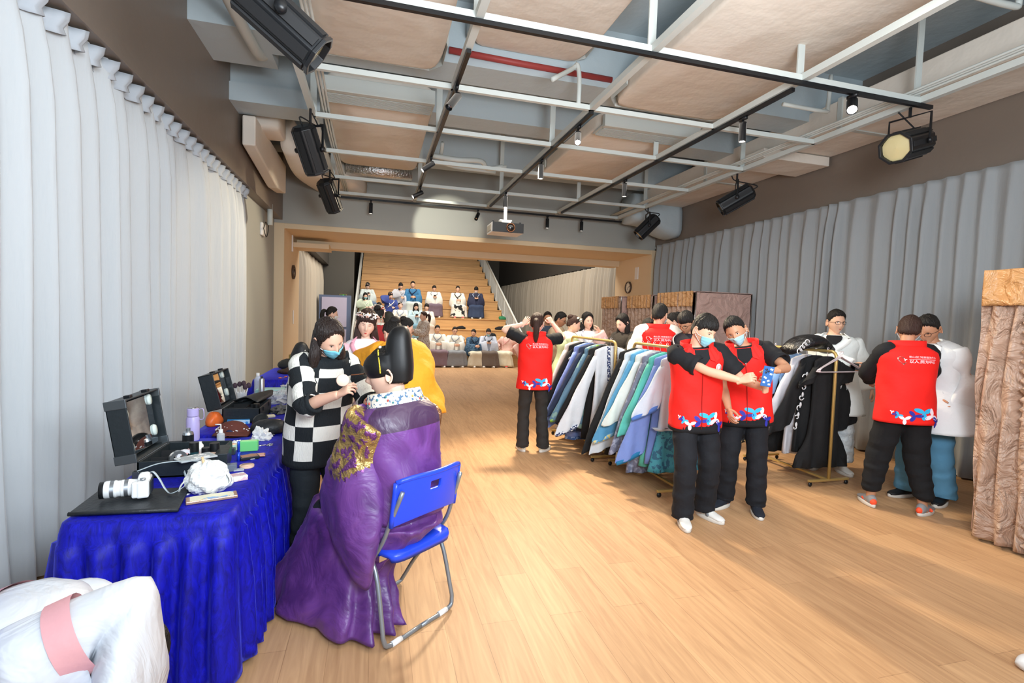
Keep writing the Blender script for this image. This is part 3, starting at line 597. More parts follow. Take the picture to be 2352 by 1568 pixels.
def hand_mb(curl=.35, spread=.12, thumb=.3, lod=0):
    """right hand, wrist at origin, fingers +y, back of hand +z, thumb on -x"""
    key = (curl if isinstance(curl, float) else tuple(curl), spread, thumb, lod)
    if key in _hand: return _hand[key]
    mb = MB(); cu = [curl]*4 if isinstance(curl, float) else curl
    mb.secs([((0, -.035, 0), (.026, 0, 0), (0, 0, .020)), ((0, 0, 0), (.028, 0, 0), (0, 0, .019)), ((0, .035, -.002), (.038, 0, .002), (0, 0, .016)), ((.001, .075, 0), (.042, 0, 0), (0, 0, .014)), ((.001, .092, 0), (.038, 0, 0), (0, 0, .010))], 16, 3, pw=2.6)
    for i, (x0, L, y0) in enumerate(((-.031, .072, .086), (-.0105, .080, .091), (.0105, .074, .089), (.031, .058, .081))):
        a = (i-1.5)*spread; p = V3((x0, y0-.008, 0)); pts = [p-V3((0, .012, 0)), p]; be = 0
        for seg_, l in enumerate((.46, .30, .24)):
            be += cu[i]*(1.0, 1.15, .8)[seg_]*1.25
            d = V3((math.sin(a)*math.cos(be), math.cos(a)*math.cos(be), -math.sin(be))); p = p+d*L*l; pts.append(p)
        mb.tube(pts, [.0095, .0095, .0088, .0078, .0066], 10, smooth=3)
    t0 = V3((-.022, .018, -.006)); d1 = V3((-.62, .72, -.25-.5*thumb)); d2 = V3((-.35+.5*thumb, .85, -.25-.6*thumb)); d3 = V3((-.15+.8*thumb, .9, -.15-.7*thumb))
    p1 = t0+nrm(d1)*.042; p2 = p1+nrm(d2)*.033; p3 = p2+nrm(d3)*.027
    mb.tube([t0, p1, p2, p3], [.016, .0125, .0105, .0085], 10, smooth=3)
    r = mb.fused((.0034, .0048, .008)[lod], 2); _hand[key] = r; return r
TB = {'m': ([-.35, -.12, 0, .2, .4, .62, .78, .88, .94, .98, 1.02], [.16, .168, .165, .148, .152, .170, .184, .176, .130, .078, .058], [.11, .118, .115, .102, .104, .116, .118, .098, .078, .064, .058]),
      'f': ([-.35, -.12, 0, .2, .4, .62, .78, .88, .94, .98, 1.02], [.155, .165, .162, .132, .126, .146, .160, .152, .112, .068, .050], [.105, .118, .115, .094, .090, .118, .108, .088, .070, .056, .050])}
class Person:
    def __init__(s, label, x, y, face, H=1.72, z=0, sex='m', lod=1, pel=(0, 0, .93), lean=(0, 0), twist=0, head=(0, 0, 0), RW=None, LW=None, RE=(.6, -.5, -.6), LE=(-.6, -.5, -.6),
                 RF=(.11, .0, .08), LF=(-.11, .0, .08), ft=(12, -12), RK=(.1, 1, .1), LK=(-.1, 1, .1), skin=None, hair='short', haircol=None, hands=None, rh=None, lh=None, fat=1., blink=0, lips=None, cat='person', group=None, legs=True):
        s.k = H/1.72; k = s.k; s.boxy = False; rz = math.atan2(face[1], face[0])-PI/2
        if RW is not None and len(RW) == 4 and isinstance(RW[0], str): RW = s.w2l(RW, x, y, z, rz, k)
        if LW is not None and len(LW) == 4: LW = s.w2l(LW, x, y, z, rz, k)
        s.root = thing('person', label, cat, (x, y, z), rz, group); s.root.scale = (k, k, k)
        s.Mw = PM[s.root]@Matrix.Scale(k, 4); PM[s.root] = s.Mw
        s.lod = lod; s.sex = sex; s.fat = fat; s.skin = skin or (M_skin if sex == 'm' else M_skin2); s.hc = haircol or M_hair
        s.P = V3(pel); L = .54; s.L = L
        s.n = 24; s.C = [s.P.copy()]; s.Fr = []
        for i in range(s.n+1):
            u = i/s.n; f_ = .35+.75*u
            R = rotm('Z', twist*u)@rotm('Y', lean[1]*f_)@rotm('X', -lean[0]*f_); s.Fr.append(R)
            if i < s.n: s.C.append(s.C[-1]+R@V3((0, 0, L/s.n)))
        s.C = np.array(s.C); R = s.Fr[-1]; s.Rt = R
        s.N = s.C[-1]; Rs = s.frame(.86)
        sh = .172 if sex == 'm' else .152
        s.S = {1: s.cen(.87)+Rs@V3((sh, 0, 0)), -1: s.cen(.87)+Rs@V3((-sh, 0, 0))}
        yaw, pitch, roll = head
        s.Rh = R@rotm('X', lean[0]*.75)@rotm('Z', yaw)@rotm('X', -pitch)@rotm('Y', roll)
        nd = nrm(R@V3((0, .05, 1))*.6+s.Rh@V3((0, 0, 1))*.6)
        s.Hc = s.N+nd*.032+s.Rh@V3((0, .018, .098))
        # arms
        s.A = {}
        for sd, W, Eh in ((1, RW, RE), (-1, LW, LE)):
            if W is None: W = s.S[sd]+Rs@V3((sd*.07, .02, 0))+V3((0, .03, -.50)); 
            W = V3(W); S0 = s.S[sd]; a, b = .285, .255; d = W-S0; D = np.linalg.norm(d)
            if D > a+b-.004: W = S0+d/D*(a+b-.004); d = W-S0; D = a+b-.004
            c = (a*a-b*b+D*D)/(2*D); h = math.sqrt(max(0, a*a-c*c)); u_ = d/D; q = V3(Eh); q = q-q.dot(u_)*u_; q = nrm(q)
            s.A[sd] = (S0, S0+u_*c+q*h, W)
        s.G = {}
        for sd, F_, Kh in ((1, RF, RK), (-1, LF, LK)):
            H0 = s.P+s.Fr[0]@V3((sd*.088, 0, -.02)); F_ = V3(F_); a, b = .43, .41; d = F_-H0; D = np.linalg.norm(d)
            if D > a+b-.003: F_ = H0+d/D*(a+b-.003); d = F_-H0; D = a+b-.003
            c = (a*a-b*b+D*D)/(2*D); h = math.sqrt(max(0, a*a-c*c)); u_ = d/D; q = V3(Kh); q = q-q.dot(u_)*u_; q = nrm(q)
            s.G[sd] = (H0, H0+u_*c+q*h, F_)
        s.ft = {1: ft[0], -1: ft[1]}
        # continuous body
        T = TB[sex]; b = MB(); us = [-.12, .0, .2, .4, .62, .78, .88, .94, 1.0]
        b.rings([s.ring(u, -.012, 18) for u in us])
        b.tube([s.cen(.93), s.N+nd*.03, s.Hc-s.Rh@V3((0, .02, .05))], [.055, .052 if sex == 'm' else .044, .052 if sex == 'm' else .044], 14, smooth=3)
        if legs:
            for sd in (1, -1):
                h_, k_, f_ = s.G[sd]; b.tube([h_+V3((0, 0, .04)), (h_+k_)/2, k_, (k_*.65+f_*.35), f_, f_+V3((0, 0, -.05))], [.078, .07, .052, .05, .036, .04], 12, smooth=2)
                fr = rotm('Z', s.ft[sd]*-1)@V3((0, 1, 0)); b.tube([f_+V3((0, 0, -.04))-fr*.03, f_+V3((0, 0, -.05))+fr*.1, f_+V3((0, 0, -.06))+fr*.14], [.034, .03, .02], 10)
        for sd in (1, -1):
            S0, E_, W = s.A[sd]; b.tube([S0-(s.frame(.87)@V3((sd*.05, 0, .012))), S0-V3((0, 0, .008)), (S0+E_)/2, E_, E_*.6+W*.4, W], [.04, .042, .041, .036, .038, .026], 12, smooth=3)
        b = b.fused((.009, .013, .022)[lod], 3)
        hd = head_mesh(lod, blink, 1); b.join(hd, M4(s.Rh, s.Hc))
        for sd, hp in ((1, rh), (-1, lh)):
            S0, E_, W = s.A[sd]; hp = hp or {}; d = nrm(W-E_)
            f_ = hp.get('dir'); f_ = nrm(f_) if f_ is not None else d
            bk = hp.get('back'); bk = V3(bk) if bk is not None else s.frame(.5)@V3((sd, 0, .2))
            hm_ = hand_mb(hp.get('curl', .3), hp.get('spread', .08), hp.get('thumb', .3), lod); R = basis(y=f_, z=bk)
            if sd < 0: R = R@np.diag([-1., 1, 1])
            kk = .92 if sex == 'm' else .84
            v0 = b.n; b.join(hm_, M4(R*kk, W+f_*.0)); 
        b.build('body', [s.skin, M_eyew, M_iris, M_brow, lips or (M_lip if sex == 'm' else M_lip2)], s.root, world=False)
        if hair: s.hair(hair)
    def w2l(s, W, x, y, z, rz, k): return rotm('Z', math.degrees(-rz))@(V3(W[1:])-V3((x, y, z)))/k
    def frame(s, u):
        i = int(round(min(max(u, 0), 1)*s.n)); return s.Fr[i]
    def cen(s, u):
        if u < 0: return s.P+V3((0, 0, 1))*u*s.L if True else 0
        t = min(u, 1)*s.n; i = min(int(t), s.n-1); c = s.C[i]+(s.C[i+1]-s.C[i])*(t-i)
        return c+(s.Rt@V3((0, 0, 1)))*(u-1)*s.L if u > 1 else c
    def surf(s, u, th, off=0., flare=0.):
        T = TB[s.sex]; rx = np.interp(u, T[0], T[1])*s.fat+off; ry = np.interp(u, T[0], T[2])*s.fat+off
        if s.boxy and u < .8: rx = np.maximum(rx, .168*s.fat+off); ry = np.maximum(ry, .112*s.fat+off)
        if u < .3: rx += flare*(.3-u); ry += flare*(.3-u)
        th = np.asarray(th, float); sn, cs = np.sin(th), np.cos(th); e = .86
        R = s.frame(max(u, 0)) if u >= 0 else s.Fr[0]@rotm('X', 0)
        L_ = np.stack([np.sign(sn)*np.abs(sn)**e*rx, np.sign(cs)*np.abs(cs)**e*ry, 0*th], -1)
        return s.cen(u)+L_@R.T
    def ring(s, u, off, seg, flare=0.): return s.surf(u, np.linspace(0, 2*PI, seg, endpoint=False), off, flare)
    def add(s, mb, name, m, **k): return mb.build(name, m, s.root, world=False, **k)
    def hair(s, style):
        mb = MB(); M = M4(s.Rh, s.Hc); lod = s.lod; st = {'short': 'short', 'fringe': 'fringe', 'long': 'long', 'bangs': 'bangs', 'pony': 'up', 'bun': 'up', 'bob': 'bangs', 'lob': 'long', 'longbangs': 'bangs'}[style]
        h = hair_mb(st, lod, seed=len(s.root.name)+int(abs(s.root.location.x*7))); mb.join(h, M)
        Hh = lambda *p: s.Hc+s.Rh@V3(p); Bk = lambda d, z: s.Hc+s.Rh@V3((0, -.085, -.05))+s.Rt@V3((0, d, 0))+V3((0, 0, z))
        if style in ('long', 'longbangs', 'bob', 'lob'):
            Ln = {'bob': .17, 'lob': .22}.get(style, .40)
            for sx in (-1, 0, 1):
                top = Hh(sx*.055, -.035-.02*(sx == 0), .0); dn = V3((0, 0, -1)); side = s.Rt@V3((sx*.03, -.03 if sx == 0 else .035, 0))
                e = top+dn*Ln+side*.8-s.Rt@V3((0, .03, 0))
                wx = s.Rt@V3((1, 0, 0)); wy = s.Rt@V3((0, 1, 0)); W = .06 if sx == 0 else .036
                mb.secs([(top+V3((0, 0, .04)), wx*W*.8, wy*.04), (top*.65+e*.35+side*.5, wx*W, wy*.042), (top*.3+e*.7+side*.4, wx*W*.95, wy*.032), (e, wx*W*.3, wy*.012)], 14, 4, disp=strands)
        if style == 'pony':
            p0 = Hh(0, -.10, .035); mb.tube([p0, p0+s.Rt@V3((0, -.05, .0)), p0+s.Rt@V3((0, -.075, 0))+V3((0, 0, -.08)), p0+s.Rt@V3((0, -.06, 0))+V3((0, 0, -.2)), p0+s.Rt@V3((0, -.04, 0))+V3((0, 0, -.3))], [.022, .036, .04, .032, .008], 12, smooth=4)
        if style == 'bun': mb.ball(Hh(0, -.075, .095), (.048, .048, .042), 14)
        s.add(mb, 'hair', s.hc)
    def flowers(s, cols=('f3ded6', 'e9b7ab', 'f7f3ea'), n=14, seed=1, spread=80, topz=.75):
        rng = np.random.RandomState(seed); mb = MB(); ms = [mat('petal '+c, c, .6) for c in cols]+[mat('gold wire', 'c9a046', .3, metal=.9)]
        for i in range(n):
            c = s.Hc+s.Rh@headF(dirs(rng.uniform(-spread, spread)+(180 if spread > 120 else 0), rng.uniform(.35, topz)+.15), .026); k = rng.randint(len(cols)); r = rng.uniform(.009, .016)
            for j in range(5):
                a = j*1.257+i; mb.ball(c+V3((math.cos(a)*r, math.sin(a)*r*.8, math.sin(a*2)*r*.4)), (r*.62, r*.62, r*.42), 6, m=k)
            mb.ball(c+V3((0, 0, r*.3)), r*.4, 6, m=len(cols))
        s.add(mb, 'hair_flowers', ms)
    def mask(s, m=None):
        m = m or M_mask; A = np.linspace(-58, 58, 21 if s.lod < 2 else 11); G = []
        for t in np.linspace(0, 1, 12 if s.lod < 2 else 7):
            b = -.16-.72*t+.0*A; b = b-(.06*(A/58)**2)*(1-t)+.10*(A/58)**2*t; w_ = A*(1-.1*abs(t-.5))
            G.append(headF(dirs(w_, np.clip(b, -.97, 1)), .007+.010*np.exp(-(w_/26.)**2)*(1-abs(t-.35)*1.1)+.0012*math.sin(t*20)))
        o = s.add(MB().join(MB().grid(G), M4(s.Rh, s.Hc)), 'face_mask', m, solid=.003)
        b = MB()
        for sx in (-1, 1):
            for bb in (-.24, -.74): b.tube([s.Hc+s.Rh@headF(dirs(sx*57., bb), .008), s.Hc+s.Rh@headF(dirs(sx*75., bb*.6-.08), .006), s.Hc+s.Rh@headF(dirs(sx*96., -.02 if bb > -.5 else -.2), .012)], .0018, 5)
        if s.lod < 2: b.build('ear_loop', M_maskw, o, world=False)
    def glasses(s, m=None):
        b = MB(); P = lambda a, z, o=.016: s.Hc+s.Rh@headF(dirs(a, z), o, nose=.3)
        for sx in (-1, 1):
            t = np.linspace(0, 2*PI, 15); b.tube([P(sx*21+14*math.copysign(abs(math.cos(q))**.6, math.cos(q)), .0+.12*math.copysign(abs(math.sin(q))**.7, math.sin(q))) for q in t], .0018, 5)
            b.tube([P(sx*35., .03), P(sx*60., .03, .012), P(sx*92., .02, .012)], .0018, 5)
        b.tube([P(-7., .03), P(7., .03)], .0018, 5); s.add(b, 'glasses', m or M_blk)
    # ------- clothing -------
    def limb(s, pts, rad, seg=18, cuff=True, fold=.004, sub=5, mb=None, m=0):
        seg = seg if s.lod < 2 else 12; sub = sub if s.lod < 2 else 3
        P, r = spl(V3(pts), sub, np.array(rad, float)); mb = mb or MB()
        n = len(P); T = np.gradient(P, axis=0); T /= np.linalg.norm(T, axis=1)[:, None]+1e-9; a = V3((.3, .2, 1)) if abs(T[0][2]) < .8 else V3((0, 1, 0)); th = np.linspace(0, 2*PI, seg, endpoint=False); R = []
        ph = random.random()*9
        for i in range(n):
            a = a-a.dot(T[i])*T[i]; a = nrm(a); b = np.cross(T[i], a); w_ = fold*(np.sin(i*1.9+ph+1.4*np.sin(th+ph))+.6*np.sin(i*3.1+2*th))
            R.append(P[i]+np.outer(np.cos(th)*(r[i]+w_), a)+np.outer(np.sin(th)*(r[i]+w_), b))
        if cuff: R.append(P[-1]+(R[-1]-P[-1])*.86); R.append(P[-1]-T[-1]*.03+(R[-2]-P[-1])*.8)
        return mb.rings(R, m=m)
    def trousers(s, m, r=(.09, .076, .068), top=.1, low=0, name='trousers', fold=.005, knee=.078):
        b = MB(); b.rings([s.ring(u, .014, 24) for u in (-.22, -.12, 0, .08, .16)])
        for sd in (1, -1):
            h, k, f = s.G[sd]; e = f+V3((0, 0, low)); b_ = s.limb([h+V3((0, 0, .06)), h*.6+k*.4, k, k*.5+e*.5, e+V3((0, 0, .02)), e+V3((0, 0, -.015))], [r[0]+.005, r[0], knee, (knee+r[1])/2, r[1], r[2]], cuff=False, fold=fold, mb=b)
        b = b.fused((.009, .013, .02)[s.lod], 2); s.add(b, name, m)
    def shoes(s, m, sole=None, L=.27, accent=None, laces=None):
        for sd in (1, -1):
            f = s.G[sd][2]; R = rotm('Z', -s.ft[sd]); o = f+V3((0, 0, -.08)); W = lambda p: o+R@V3(p)
            v = lambda p: R@V3(p)
            b = MB().secs([(W((0, -.065, .055)), v((.026, 0, 0)), V3((0, 0, .035))), (W((0, -.035, .06)), v((.037, 0, 0)), V3((0, 0, .048))), (W((0, .03, .055)), v((.040, 0, 0)), V3((0, 0, .045))), (W((.0, .1, .043)), v((.045, 0, 0)), V3((0, 0, .028))), (W((0, .16, .036)), v((.042, 0, 0)), V3((0, 0, .020))), (W((0, .192, .032)), v((.024, 0, 0)), V3((0, 0, .012)))], 18, 4)
            sh = s.add(b, 'shoe', m)
            t = np.linspace(0, 2*PI, 22, endpoint=False); cx_ = .048*np.sin(t)*(1+.12*np.cos(t)); cy_ = .06+.14*np.cos(t)
            MB().rings([[W((x_*q, y_*(q if q < 1 else 1)+.06*(1-q), z_)) for x_, y_ in zip(cx_, cy_)] for z_, q in ((0, .94), (.004, 1), (.026, 1.0), (.032, .95))]).build('sole', sole or M_sole, sh, world=False)
            if laces and s.lod < 2:
                l = MB()
                for i in range(4): 
                    y_ = .035+.022*i; z_ = .102-.012*i; l.tube([W((-.02, y_, z_-.006)), W((0, y_+.004, z_)), W((.02, y_+.012, z_-.006))], .0028, 5)
                l.build('laces', laces, sh, world=False)
            if accent:
                a = MB(); a.ball(W((0, -.06, .05)), (.03, .022, .03), 10); a.ball(W((.03, .05, .05)), (.014, .05, .018), 8); a.ball(W((-.03, .05, .05)), (.014, .05, .018), 8); a.build('accent_panel', accent, sh, world=False)
    def torso(s, m, off=.016, u0=-.2, u1=.985, flare=0., name='shirt', seg=40, mats=None, mfun=None, fold=.003, add=None):
        if name == 'robe': s.boxy = True
        us = np.concatenate([np.linspace(u0, .8, 26 if s.lod < 2 else 12), np.linspace(.83, u1, 8 if s.lod < 2 else 5)]); R = []
        th = np.linspace(0, 2*PI, seg, endpoint=False)
        for u in us: R.append(s.surf(u, th, off+s.fw(u, th, fold), flare))
        R = [R[0]*.93+s.cen(us[0])*.07]+R
        b = MB().rings(R, m=(lambda i, j: mfun(us[max(0, i-1)], th[j])) if mfun else 0)
        if add: add(b)
        return s.add(b, name, mats or m)
    def fw(s, u, th, fold): return fold*(np.sin(3*th+u*9+2)+.7*np.sin(5*th-u*14))*sm(.8-u, 0, .4)
    def decal(s, b, pts, th0, u0, off, m=0, flare=0., fold=.003):
        """flat polygon/mesh vertices (a to the viewer's right, b up, metres) laid on the torso"""
        out = []
        for a_, c_ in pts:
            u = u0+c_/s.L; rr = .155*s.fat+off; th = th0+(-1 if abs(th0) > 1.5 else -1)*a_/rr
            out.append(s.surf(u, th, off+s.fw(u, th, fold), flare))
        return out
    def sleeves(s, m, ends=1., r=(.062, .056, .05), name='sleeve', fold=.004):
        for sd in (1, -1):
            S0, E_, W = s.A[sd]; inn = S0-s.frame(.87)@V3((sd*.05, 0, .0))
            if ends <= .6: pts = [inn, S0, (S0+E_)/2, S0*(.25)+E_*.75]; rr = [r[0], r[0]+.004, r[0]+.002, r[0]+.006]
            else: pts = [inn, S0, (S0+E_)/2, E_, (E_+W)/2, E_*.06+W*.94]; rr = [r[0], r[0]+.003, r[1], r[1]-.002, r[2], r[2]-.006]
            s.add(s.limb(pts, rr, fold=fold), name, m)
    def collarbands(s, mats, w=.035, off=.03, u_x=.45, u_top=.97, left_over=True, lower=True, flare=0., und=None):
        """crossed robe collar: two bands from the neck crossing on the chest"""
        b = MB()
        for q, sd in enumerate(((1, -1) if left_over else (-1, 1))):
            c = []
            for t in np.linspace(0, 1, 19):
                if t < .45: c.append((.985, sd*(PI-(PI-.75)*t/.45), .35))
                else: k_ = (t-.45)/.55; c.append((.985-(.985-u_x-(0 if q else .1))*k_, sd*(.75-(.75+(.55 if q else -.02))*k_), 1.))
            G = []
            for k_ in (-.5, .5):
                G.append([s.surf(u+(k_*w/s.L if kk < 1 else k_*w*.3/s.L), th+(0 if kk < 1 else k_*w*sd*6.0), (off+.004*q if kk == 1. else off*(.42+.58*sm(1.25-abs(th), 0, .5))), flare)+(0 if kk == 1. else (.5-k_)*-.0)*V3((0, 0, 1)) for u, th, kk in c])
            b.grid(G if sd > 0 else G[::-1], m=q % len(mats))
        s.add(b, 'collar', mats, solid=.006)
    def wide_sleeve(s, sd, m, drop=.28, w=.06, name='sleeve', band=None, seg=None, wrist=None, r0=.088, over=.0, fold=.35, mats=None, mf=None, post=None):
        S0, E_, W = s.A[sd]; W = W+(W-E_)*over; drop = drop*(.35+.65*math.sqrt(max(0, 1-nrm(W-E_)[2]**2))); seg = seg or (28 if s.lod < 2 else 16); R_ = s.frame(.87)
        g = V3((0, 0, 1)); S = []
        def sec(c, d, hw, hh, dn):
            d = nrm(d); z = g-g.dot(d)*d; z = nrm(z) if np.linalg.norm(z) > .2 else nrm(R_@V3((0, 1, 0)) if d[2] < 0 else R_@V3((0, -1, 0))); x = np.cross(d, z); return (c-z*dn, x*hw, z*hh)
        inn = S0-R_@V3((sd*.07, 0, .02)); d1 = E_-S0; d2 = W-E_
        S = [sec(inn, d1, .07, .09, .03), sec(S0, d1, r0, r0+.01, .01), sec((S0+E_)/2, d1, r0*.9, r0+.03, .04), sec(E_, d1+d2, w*1.15, .07+drop*.28, drop*.22), sec((E_+W)/2, d2, w, .07+drop*.40, drop*.36), sec(W, d2, w*.8, .06+drop*.5, drop*.46)]
        ph = random.random()*6
        def dp(R, C, th):
            n = len(R)
            for i in range(n):
                t = i/(n-1); R[i] = C[i]+(R[i]-C[i])*(1+fold*.22*t*np.sin(3*th+ph+t*7)[:, None]*np.abs(np.sin(th))[:, None]**2)
            e = R[-1]; C_ = C[-1]; T_ = nrm(C[-1]-C[-2]); return np.concatenate([R, [C_+(e-C_)*.93, C_-T_*.05+(e-C_)*.85]])
        b = MB().secs(S, seg, 4 if not post else 7, disp=dp)
        if post: v = b.pts(); Cn = v.mean(0); b.v = [post(v)]
        if mf:
            v = b.pts()
            for i, f in enumerate(b.f): b.m[i] = mf(v[list(f)].mean(0))
        o = s.add(b, name, mats or m)
        if band is not None:
            c1, x1, z1 = S[-1]; c0 = c1-nrm(d2)*.05; MB().secs([(c0, x1*1.12, z1*1.03), (c1+nrm(d2)*.004, x1*1.1, z1*1.03)], seg, 1, cap=(0, 0)).build('cuff_band', band, o, world=False, solid=.003)
    def skirt(s, m, top=.1, r1=.25, z1=.05, pleats=16, amp=.05, name='skirt', front=0., u0=None, off=.02, ry=None, seg=72, sway=(0, 0)):
        seg = seg if s.lod < 2 else 40; th = np.linspace(0, 2*PI, seg, endpoint=False); R = [s.ring(top, off, seg)]
        p = s.cen(0); z0 = p[2]; ph = random.random()*6
        for t in np.linspace(.06, 1, 14):
            z = z0+(z1-z0)*t; rx = .175+off+(r1-.175)*t**.8; ryy = .125+off+((ry or r1*.85)-.125)*t**.8; k = 1+amp*np.minimum(1, t*2)*np.sin(pleats*th+ph+.5*np.sin(th*3))+.03*t*np.sin(3*th+ph)
            R.append(np.stack([p[0]+sway[0]*t+rx*k*np.sin(th), p[1]*(1-t)+sway[1]*t+ryy*k*np.cos(th), np.full(seg, z)], 1))
        R.append(np.array(R[-1])*[.93, .93, 1]); s.add(MB().rings(R), name, m)
    def seat_skirt(s, m, z1=None, w=.24, name='skirt', pleats=9, amp=.06, drop=1., kn=.12, flare=1.25):
        """robe skirt draped from the waist over the thighs and down from the knees"""
        K = (s.G[1][1]+s.G[-1][1])/2; F_ = (s.G[1][2]+s.G[-1][2])/2; z1 = (F_[2]-.04) if z1 is None else z1
        X = V3((1, 0, 0)); kw = abs(s.G[1][1][0]-s.G[-1][1][0])/2+.085; ph = random.random()*6
        wa = s.cen(.14); hp = s.cen(.02); e = V3((K[0], max(F_[1]+.03, K[1]-.06), z1))
        S = [(wa, X*.165, V3((0, .12, 0))), (hp+V3((0, .04, .0)), X*.2, V3((0, .17, .02))), (hp*.5+K*.5+V3((0, 0, -.015)), X*kw, V3((0, .08, .095))), (K+V3((0, .015, -.035)), X*(kw+.02), V3((0, .10, .075))), (K*.6+e*.4, X*(kw*(1+flare)/2), V3((0, .11, .0))), (e, X*kw*flare, V3((0, .14, 0)))]
        def dp(R, C, th):
            n = len(R)
            for i in range(n):
                t = max(0, i/(n-1)-.3); R[i] = C[i]+(R[i]-C[i])*(1+amp*2.4*t*(np.sin(pleats*th+ph+np.sin(3*th))+.5*np.sin(5*th+ph*2)))[:, None]; R[i, :, 2] -= .035*max(0, 1-abs(i/(n-1)-.5)*3.5)*np.exp(-(np.sin(th-PI/2 if 0 else th)*0+np.cos(th))**2/.12)*(np.sin(th) > 0)
            return R
        b = MB().secs(S, 48 if s.lod < 2 else 32, 5, disp=dp, pw=2.3); s.add(b, name, m)
def strands(R, C, th):
    for i in range(len(R)): R[i] = C[i]+(R[i]-C[i])*(1+.06*np.sin(7*th+i*.1)+.04*np.sin(13*th))[:, None]
    return R
_tx = {}
def text2d(s_, size=1., font_w=0.):
    """triangulated glyph outlines as 2-D vertices + faces"""
    cu = bpy.data.curves.new('t', 'FONT'); cu.body = s_; cu.size = size; cu.align_x = 'CENTER'; cu.align_y = 'CENTER'; cu.resolution_u = 2; cu.offset = font_w
    o = bpy.data.objects.new('t', cu); COL.objects.link(o); dg = bpy.context.evaluated_depsgraph_get(); me = o.evaluated_get(dg).to_mesh()
    v = np.array([tuple(x.co) for x in me.vertices]); f = [tuple(p.vertices) for p in me.polygons]
    bpy.data.objects.remove(o); bpy.data.curves.remove(cu)
    return v, f
M_red = mat('vest red', 'f01d16', .75, bump=.12, bs=14, sheen=.2); M_vw = mat('vest print white', 'f6e3ea', .6); M_vc = mat('vest print cyan', '2fb0e0', .6); M_vn = mat('vest print navy', '2b2f9e', .6)
M_tee = mat('black tee', '131418', .85, bump=.15, bs=12); M_trs = mat('black trousers', '15171d', .85, bump=.2, bs=8)
def petals(b, P, cx, cy, r, rot, m):
    for j in range(3):
        a = rot+j*2*PI/3; t = np.linspace(0, 2*PI, 14, endpoint=False)
        ex, ey = math.cos(a), math.sin(a); q = [(cx+ex*r*.55+r*.55*math.cos(k)*ex-r*.30*math.sin(k)*ey, cy+ey*r*.55+r*.55*math.cos(k)*ey+r*.30*math.sin(k)*ex) for k in t]
        b.add(P(q), [tuple(range(14))[::-1], ], m)
